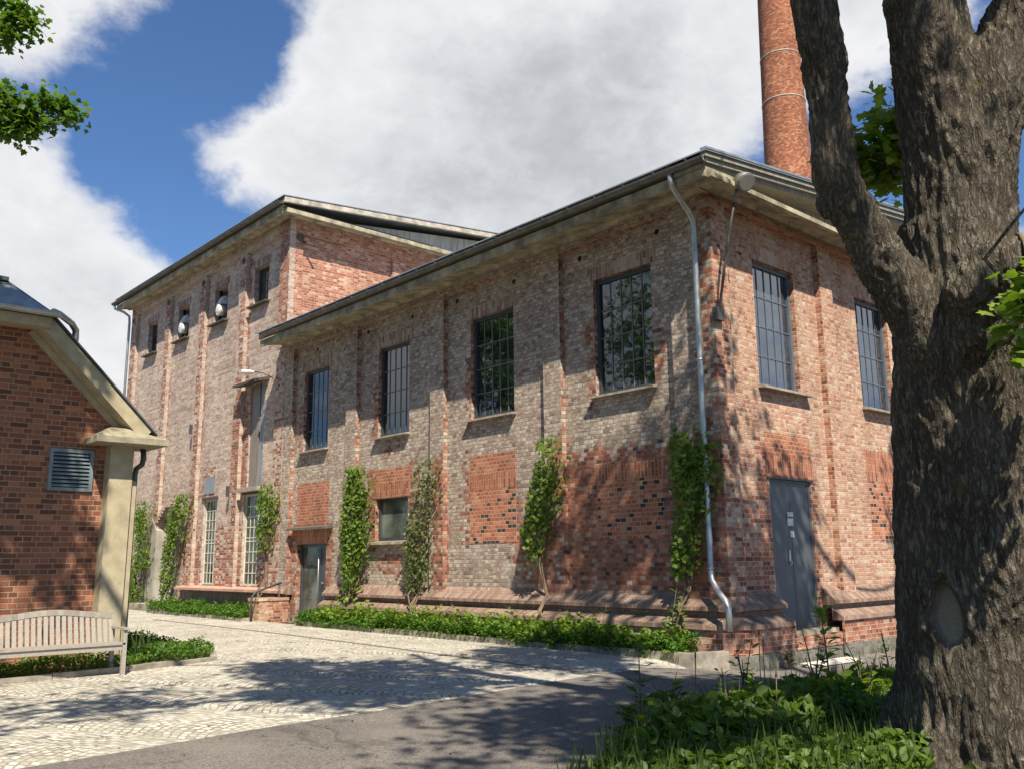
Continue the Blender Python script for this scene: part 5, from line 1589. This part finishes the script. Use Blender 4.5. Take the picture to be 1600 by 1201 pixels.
CL_A = "-1337,-556,1079 -1170,-357,951 -1344,-733,1252 -1280,-474,1029 -1234,-520,1090 -1052,-629,1060 -1105,-597,1067 -966,-570,1061 -1142,-621,1143 -1055,-420,1194 -1103,-648,1306 -971,-321,993 -1026,-437,1086 -1129,-678,1348 -984,-367,802 -888,-710,1200 -949,-523,1097 -1045,-864,1371 -929,-549,1244 -877,-464,877 -1091,-900,1384 -999,-800,1162 -1004,-640,1356 -1141,-1012,1273 -498,-1087,1254 -835,-805,886 -920,-821,1034 -920,-827,957 -616,-1073,1309 -850,-817,780 -885,-919,1197 -1038,-1259,1222 -704,-1175,1370 -1034,-1056,1222 -1044,-882,983 -1084,-1228,1199 -702,-750,974 -1012,-852,851 -497,-1048,1131 -530,-844,974 -971,-1011,928 -974,-940,897 -862,-961,832 -580,-1084,1160 -755,-1225,1356 -551,-980,927 -801,-920,1087 -1118,-1078,1233 -1050,-1088,1007 -989,-1077,1068 -750,-923,1078 -1002,-1148,1243 -899,-874,1094 -510,-882,937 -955,-840,918 -661,-545,1040 -671,-624,1396 -716,-631,1140 -801,-800,1489 -698,-796,1274 -748,-664,1471 -580,-418,954 -694,-796,1365 -738,-570,1223 -1200,-1051,1109 -1082,-1069,1032 -1113,-1162,1214 -305,-330,958 -476,-741,1419 -520,-635,1430 -434,-536,1433 -259,-274,937 -323,-266,1044 -437,-706,1467 -434,-478,1300 -486,-560,1395 -275,-309,934 -375,-558,1087 -350,-220,1108 -381,-733,1329 -413,-830,1224 -274,-509,867 -425,-903,1407 -437,-790,1214 -266,-531,935 -319,-567,1179 -474,-926,1409 -293,-562,1038 -173,-592,979 -191,-640,1223 -73,-567,923 -321,-830,1310 -145,-613,963 -310,-553,1375 -303,-557,1275 -1196,-69,1370 -1198,28,1246 -54,-1083,921 -441,-1264,1102 -481,-1273,991 -640,-465,1090 -1034,-751,1398 -126,-999,840 -494,-388,891 -156,-1254,1206 -862,-198,890 -630,-920,978 -588,-651,1187 -1048,-863,1286 -294,-1202,917 -798,-968,1190 -469,-294,848 -183,-1226,958 -1125,-853,1326 -38,-1214,1188 -1046,-534,1034 275,-646,983 -20,-1203,1065 -564,-420,821 -916,-1055,1338 -643,-500,1167 -695,-704,832 36,-1105,1076 -332,-473,1028 -911,-265,901 -544,-841,845 -493,-470,946 -559,-715,782 -429,-904,975 -1032,-1060,1323 -955,-394,1071 -942,-574,949 -660,-715,1374 -896,-497,1001 282,-693,1287 -236,-1087,935 -1000,-614,1136 249,-663,1120 -910,-1008,1120 -313,-679,1185 -900,-636,1023 -152,-1280,1019 -219,-752,1241 240,-732,1387 -621,-498,986 -504,-825,1463 -506,-1224,874 -805,-689,803 -232,-1277,1164 -564,-572,1105 257,-836,1335 -35,-1129,1103 -1076,-563,1328 -958,-433,995 -402,-559,1344 -687,-840,1030 -788,-271,886 -549,-1341,1005 -872,-975,1481 -464,-966,1509 -638,-1031,1079 -287,-1124,995 -363,-1362,1005 -636,-661,1107 -363,-1228,986 -885,-826,1483 328,-621,1254 -600,-1348,1166 -155,-1112,942 -1024,-517,1142 -530,-509,1050 -930,-953,1006 -465,-809,809 -197,-1096,859 54,-1050,998 156,-803,1265 -289,-1283,937 -420,-1373,1168 60,-1149,1011 -698,-853,1445 -554,-308,872 -1129,-747,1197 -796,-776,1372 -281,-1269,1080 -336,-964,1488 -1022,-699,1143 -988,-806,1336 -1118,-772,1286 -229,-1195,1133 66,-982,927 -619,-479,888 -1239,-416,953 -600,-752,889 -721,-637,1331 -828,-1067,1331 -757,-738,1310 -320,-374,1090 -699,-980,1119 -853,-145,810 -242,-705,1145 308,-619,1059 -965,-645,1271 -695,-1072,1334 -334,-1355,1292 -1041,-580,1231 -864,-911,930 -620,-959,1131 -923,-310,831 -1197,-839,1409 -1263,-620,1157 -971,-668,1075 -954,-344,1142 -299,-674,1071 -691,-1084,1238 -741,-733,1519 325,-520,967 -942,-774,841 -752,-1151,1455 -134,-1183,1133 -387,-1113,833 -113,-1251,1277 -218,-1287,1290 -574,-1304,922 237,-735,1175 -994,-495,938 -772,-888,1406 -810,-486,832 -604,-875,902 -1146,-691,1447 -688,-1303,987 -824,-451,1071 -545,-1247,1061 -895,-247,985 -699,-1120,1138 -415,-1142,909 -1023,-682,1226 -813,-848,953 110,-943,1400 -539,-721,1546 -631,-1230,1362 -948,-1044,1187 -871,-1106,1419 -642,-584,1264 -820,-385,891 -101,-540,1042 -852,-354,820 -190,-523,873 -314,-1348,1214 86,-1118,1195 -899,-469,776 -352,-470,1188 -360,-1336,1098 -355,-1193,1059 -309,-798,1396 -548,-1343,1088 -1010,-987,1143 -737,-899,1524 -612,-1216,887 -378,-618,1150 -259,-1233,999 -686,-1164,1252 -1075,-1098,1165 -1000,-1138,1375 -1073,-815,1223 -927,-382,878 -956,-764,1228 -589,-1034,1225 -583,-414,1050 -481,-1090,833 -408,-1235,880 -358,-764,1192 -1034,-490,1330 -703,-289,776 -855,-501,1181 -1101,-708,1116 -771,-370,957 -1077,-1153,1308 -438,-1337,1255 337,-573,1173 -910,-572,840 -518,-1201,972 -48,-1228,981 -647,-721,1278 -697,-1274,1063 -393,-638,1325 -766,-1284,948 -978,-458,835 -673,-726,1187 -170,-618,1099 -236,-873,1527 -1228,-960,967 -1008,-630,964 -65,-1122,1001 -451,-406,1338 -1018,-914,1091 -855,-382,1016 -908,-1039,978 -862,-540,904 -1002,-1151,1133 -323,-1280,1266 -994,-780,1462 -495,-1306,1175 -340,-865,1477 -1058,-933,1451 -569,-953,1042 -809,-478,996 -620,-577,935 -763,-676,1236 -1195,-907,1350 -543,-355,1008 143,-865,1375 -786,-425,764 -991,-990,1053 -570,-445,1129 16,-1185,1272 -340,-1246,1160 -566,-1142,837 -1080,-844,1459 -635,-894,1057 -720,-1018,1187 -1145,-1072,966 -692,-619,1054 -759,-1344,1045 -1119,-607,1418 -627,-1360,1019 -1109,-786,1406 34,-1164,1131"
CL_B = "-1073,268,783 -1222,-44,1238 -1246,-82,1289 -1013,253,914 -1174,84,1076 -1164,72,1217 -1064,287,954 -1321,-169,1323 -1112,122,899 -1076,182,1044 -1108,110,919 -1280,-90,1320 -1252,-40,1354 -1168,78,1165 -1074,176,1076 -1189,44,1177 -1062,230,983 -1174,-15,1090 -1077,180,829 -1134,109,942 -1215,24,1254 -1112,203,927 -1191,7,1330 -1255,-98,1304 -1315,-159,1361 -1191,59,1195 -1253,-138,1286 -1257,-67,1334 -1143,98,1133 -1158,110,1051 -1944,214,981 -1851,-41,1223 -1645,-315,922 -1366,10,649 -1519,530,776 -1375,464,1186 -1506,541,1074 -2174,268,1135 -1946,448,761 -1796,176,1323 -1598,347,1375 -1319,-305,748 -1233,397,714 -1825,249,1214 -1293,333,683 -2059,-44,840 -1815,460,1206 -1942,284,1341 -2255,303,888 -2158,116,1027 -1888,-64,1326 -1675,-457,1150 -1749,-498,1261 -2031,572,796 -1760,648,829 -1562,226,1245 -1616,-290,843 -1792,-220,946 -1811,-29,612 -2021,458,1121 -1650,-44,1344 -1741,-522,1085 -1981,165,703 -1951,-195,678 -2053,-213,949 -1531,-374,994 -2158,-242,1052 -1277,-3,789 -2139,461,1034 -1794,632,1137 -1531,714,1062 -1370,-23,991 -1531,368,1042 -1607,383,1287 -1458,-83,1231 -2003,-489,1138 -2186,406,776 -1854,-461,816 -1794,-72,1141 -1225,549,1190 -1727,701,932 -1391,84,865 -1642,-356,1329 -1988,430,880 -1466,-73,955 -1671,1,811 -1335,314,1289 -1903,-545,955 -1589,106,996 -1331,-405,774 -1414,671,1185 -1336,85,664 -1829,56,819 -1573,198,995 -1396,-512,807 -1668,174,1285 -1867,637,1233 -2192,11,759 -1998,-282,700 -1501,-603,960 -2014,-24,1292 -2318,99,969 -1952,-123,928 -1509,267,1175 -1546,667,858 -2075,-323,1277 -1841,655,1032 -2073,369,938 -1426,544,939 -1679,-261,1335 -1790,-346,978 -1844,379,1250 -2085,-66,1345 -1757,604,1248 -1947,189,1337 -2002,-336,1186 -2153,329,1220 -1723,443,803 -1673,-21,1096 -1453,290,733 -1559,488,1116 -1558,-348,1276 -1903,-338,877 -2230,48,950 -1681,304,1193 -1541,-154,666 -1860,-404,1147 -1608,83,1229 -1776,-219,1109 -1443,-320,794 -1469,4,698 -1408,476,727 -1668,-170,879 -1224,470,1123 -1562,-287,1016 -1608,-15,749 -1835,7,1108 -2271,33,796 -1410,354,774 -1472,156,1222 -2143,138,1104 -1833,322,1171 -2019,183,882 -1375,312,1109 -1439,570,813 -1444,610,1084 -1564,-572,822 -1721,110,1217 -2052,-262,1039 -1635,-351,1053 -1656,100,919 -1885,219,799 -1464,269,1052 -2145,245,827 -1490,-261,668 -2014,-87,1076 -1664,720,1173 -1644,-381,698 -1663,-157,748 -2241,-263,928 -1866,-435,1059 -2032,164,1314 -1450,-371,1276 -1273,479,1215 -1865,228,1072 -1725,-103,623 -1469,676,779 -2237,-102,1218 -1381,121,944 -1967,107,1170 -2124,-150,893 -1828,107,614 -2024,313,799 -1505,602,1272 -1332,360,1181 -1540,-312,1367 -1456,-491,1178 -1471,699,857 -1934,418,1243 -2197,50,1205"

cA, cB = clusters(CL_A), clusters(CL_B)  # mostly unseen crown clumps, laid out so their shadows land on walls and ground
grow_twigs(maple, nodesA, cA, M['bark'], 61)
clump_leaves(maple, cA, 58, .62, .165, M['leaf_maple'], 62, shy=True)
# leafy sprays of the same tree that do show: behind the fork, and on the bole
for sp_, rr_, nn_ in (
        ([(-4.40, -5.30, 4.95), (-4.22, -5.08, 5.02), (-4.08, -4.92, 5.12), (-4.0, -4.86, 5.35), (-3.98, -4.88, 5.7)], [.06, .045, .035, .02, .012], 7),
        ([(-4.15, -5.0, 5.08), (-4.22, -4.76, 5.28), (-4.26, -4.62, 5.52), (-4.22, -4.58, 5.8)], [.022, .015, .01, .006], 6),
        ([(-4.85, -5.95, 3.62), (-5.02, -6.1, 3.58), (-5.12, -6.2, 3.42), (-5.08, -6.3, 3.2)], [.02, .016, .012, .008], 6),
        ([(-5.05, -6.1, 3.55), (-5.15, -6.0, 3.75), (-5.18, -6.22, 3.95), (-5.2, -6.42, 4.12)], [.02, .016, .012, .008], 6),
        ([(-4.46, -6.0, 4.9), (-4.2, -6.2, 5.2), (-3.9, -6.2, 5.55), (-3.6, -6.0, 5.8)], [.05, .04, .025, .01], 6),
        ):
    spr = MB(); spr.tube([TT(p) for p in sp_], [r * KT for r in rr_], nn_); spr.build('twig', M['bark'], maple)
s1 = [(-4.03, -4.87, 5.42), (-4.05, -4.80, 5.22), (-4.0, -4.93, 5.62), (-3.98, -4.99, 5.82), (-4.18, -4.72, 5.28), (-3.92, -4.95, 5.24), (-4.24, -4.66, 5.42), (-4.12, -4.80, 5.10), (-4.06, -4.86, 5.52), (-4.22, -4.70, 5.14)]
s1 = [TT(p) for p in s1]
clump_leaves(maple, s1, 70, .25, .115, M['leaf_bright'], 63)
s2 = [(-5.06, -6.20, 3.40), (-5.05, -6.28, 3.18), (-5.02, -6.15, 3.02), (-5.08, -6.33, 2.90), (-5.12, -6.30, 3.48), (-5.10, -6.22, 3.30), (-5.10, -6.40, 3.05), (-5.16, -6.40, 3.40)]
s2 = [TT(p) for p in s2]
clump_leaves(maple, s2, 30, .2, .125, M['leaf_bright'], 64)
clump_leaves(maple, [TT(p) for p in ((-3.62, -5.95, 5.85), (-3.5, -6.0, 6.0), (-3.6, -6.05, 5.7))], 36, .3, .13, M['leaf_bright'], 65)

# second maple, trunk outside the picture on the left; its outer sprays reach into the top left corner
m2 = thing('maple_tree', 'leafy maple whose outer sprays hang into the top left corner of the sky', 'tree', (-16.5, .5, .1))
mb = MB()
T2 = [(-16.5, .5, -.1, .42), (-16.45, .55, 2.0, .34), (-16.4, .7, 4.0, .29), (-16.3, .8, 6.2, .22), (-16.4, .7, 8.8, .15), (-16.5, .6, 11.5, .07)]
mb.tube([q[:3] for q in T2], [q[3] for q in T2], 16); mb.build('trunk', M['bark'], m2)
B2 = [[(-16.4, .7, 4.2, .16), (-15.0, 2.2, 6.2, .12), (-13.2, 3.8, 7.8, .08), (-11.2, 5.0, 8.6, .045)], [(-16.3, .8, 6.0, .14), (-17.8, 2.5, 8.0, .09), (-19.0, 4.0, 9.4, .04)], [(-16.3, .8, 6.2, .13), (-14.5, -.5, 8.2, .09), (-12.8, -1.2, 9.6, .05)], [(-16.4, .7, 5.2, .13), (-17.9, -1.2, 7.4, .09), (-19.2, -2.8, 9.0, .04)], [(-16.4, .7, 8.0, .1), (-15.2, 2.0, 10.0, .06), (-14.2, 2.8, 11.4, .03)]]
mb = MB(); nb = []
for b in B2:
    mb.tube([q[:3] for q in b], [q[3] for q in b], 10)
    for (p, q) in zip(b, b[1:]):
        for t in (0, .33, .66): nb.append(tuple(p[i] + (q[i] - p[i]) * t for i in range(3)))
    nb.append(b[-1][:3])
mb.build('bough', M['bark'], m2)
grow_twigs(m2, nb, cB, M['bark'], 66)
clump_leaves(m2, cB, 85, .66, .17, M['leaf_maple'], 67, shy=True)
mb = MB(); mb.tube([(-11.2, 5.0, 8.6), (-10.2, 5.6, 8.75), (-9.3, 6.1, 8.6), (-8.75, 6.2, 8.55)], [.04, .03, .02, .008], 6); mb.build('twig', M['bark'], m2)
mb = MB(); mb.tube([(-10.6, 5.4, 8.7), (-10.0, 5.9, 9.4), (-9.5, 6.2, 10.0)], [.03, .02, .008], 6); mb.build('twig', M['bark'], m2)
s3 = [(-9.25, 6.18, 8.62), (-9.02, 6.20, 8.55), (-8.80, 6.12, 8.66), (-8.60, 6.00, 8.70), (-8.50, 5.98, 8.56), (-8.42, 5.95, 8.50), (-8.9, 6.2, 8.42), (-9.12, 6.3, 8.26), (-9.3, 6.3, 8.38), (-9.45, 6.3, 8.7), (-8.95, 6.25, 8.18), (-8.76, 6.2, 8.26), (-9.2, 6.3, 8.12), (-9.35, 6.25, 8.22), (-8.98, 6.2, 8.34),
      (-9.32, 6.2, 9.98), (-9.22, 6.15, 9.78), (-9.42, 6.2, 10.25), (-9.12, 6.1, 9.92), (-9.35, 6.2, 9.62), (-9.2, 6.1, 10.1)]
clump_leaves(m2, s3, 85, .26, .115, M['leaf_maple'], 68)


def round_tree(label, x, y, zc, rx, rz, ncl, per, seed, h0=4.0, group='trees behind the outbuilding', crad=1.0, lsize=.22):
    rng = np.random.RandomState(seed)
    t = thing('leafy_tree', label, 'tree', (x, y, .1), group)
    mb = MB(); mb.tube([(x, y, -.1), (x + .05, y, h0 * .6), (x - .05, y + .1, zc), (x, y, zc + rz * .7)], [.32, .24, .15, .04], 12); mb.build('trunk', M['bark'], t)
    v = rng.normal(size=(ncl, 3)); v /= np.linalg.norm(v, axis=1, keepdims=True)
    cl = np.array([x, y, zc]) + v * (np.cbrt(rng.rand(ncl))[:, None]) * np.array([rx, rx, rz])
    nodes = [(x, y, zc - rz * .8 + i * rz * 1.5 / 8) for i in range(9)]
    grow_twigs(t, nodes, cl, M['bark'], seed + 1, shy=False)
    clump_leaves(t, cl, per, crad, lsize, M['leaf_maple'], seed + 2, 'quad')
    return t


round_tree('dense round tree behind the outbuilding, mirrored in the middle windows', -12.6, 20.0, 8.6, 3.4, 4.4, 130, 60, 71)
round_tree('open airy tree behind the outbuilding, mirrored in the window nearest the corner', -15.6, 14.8, 9.8, 3.2, 3.6, 55, 50, 74, crad=.8, lsize=.20)
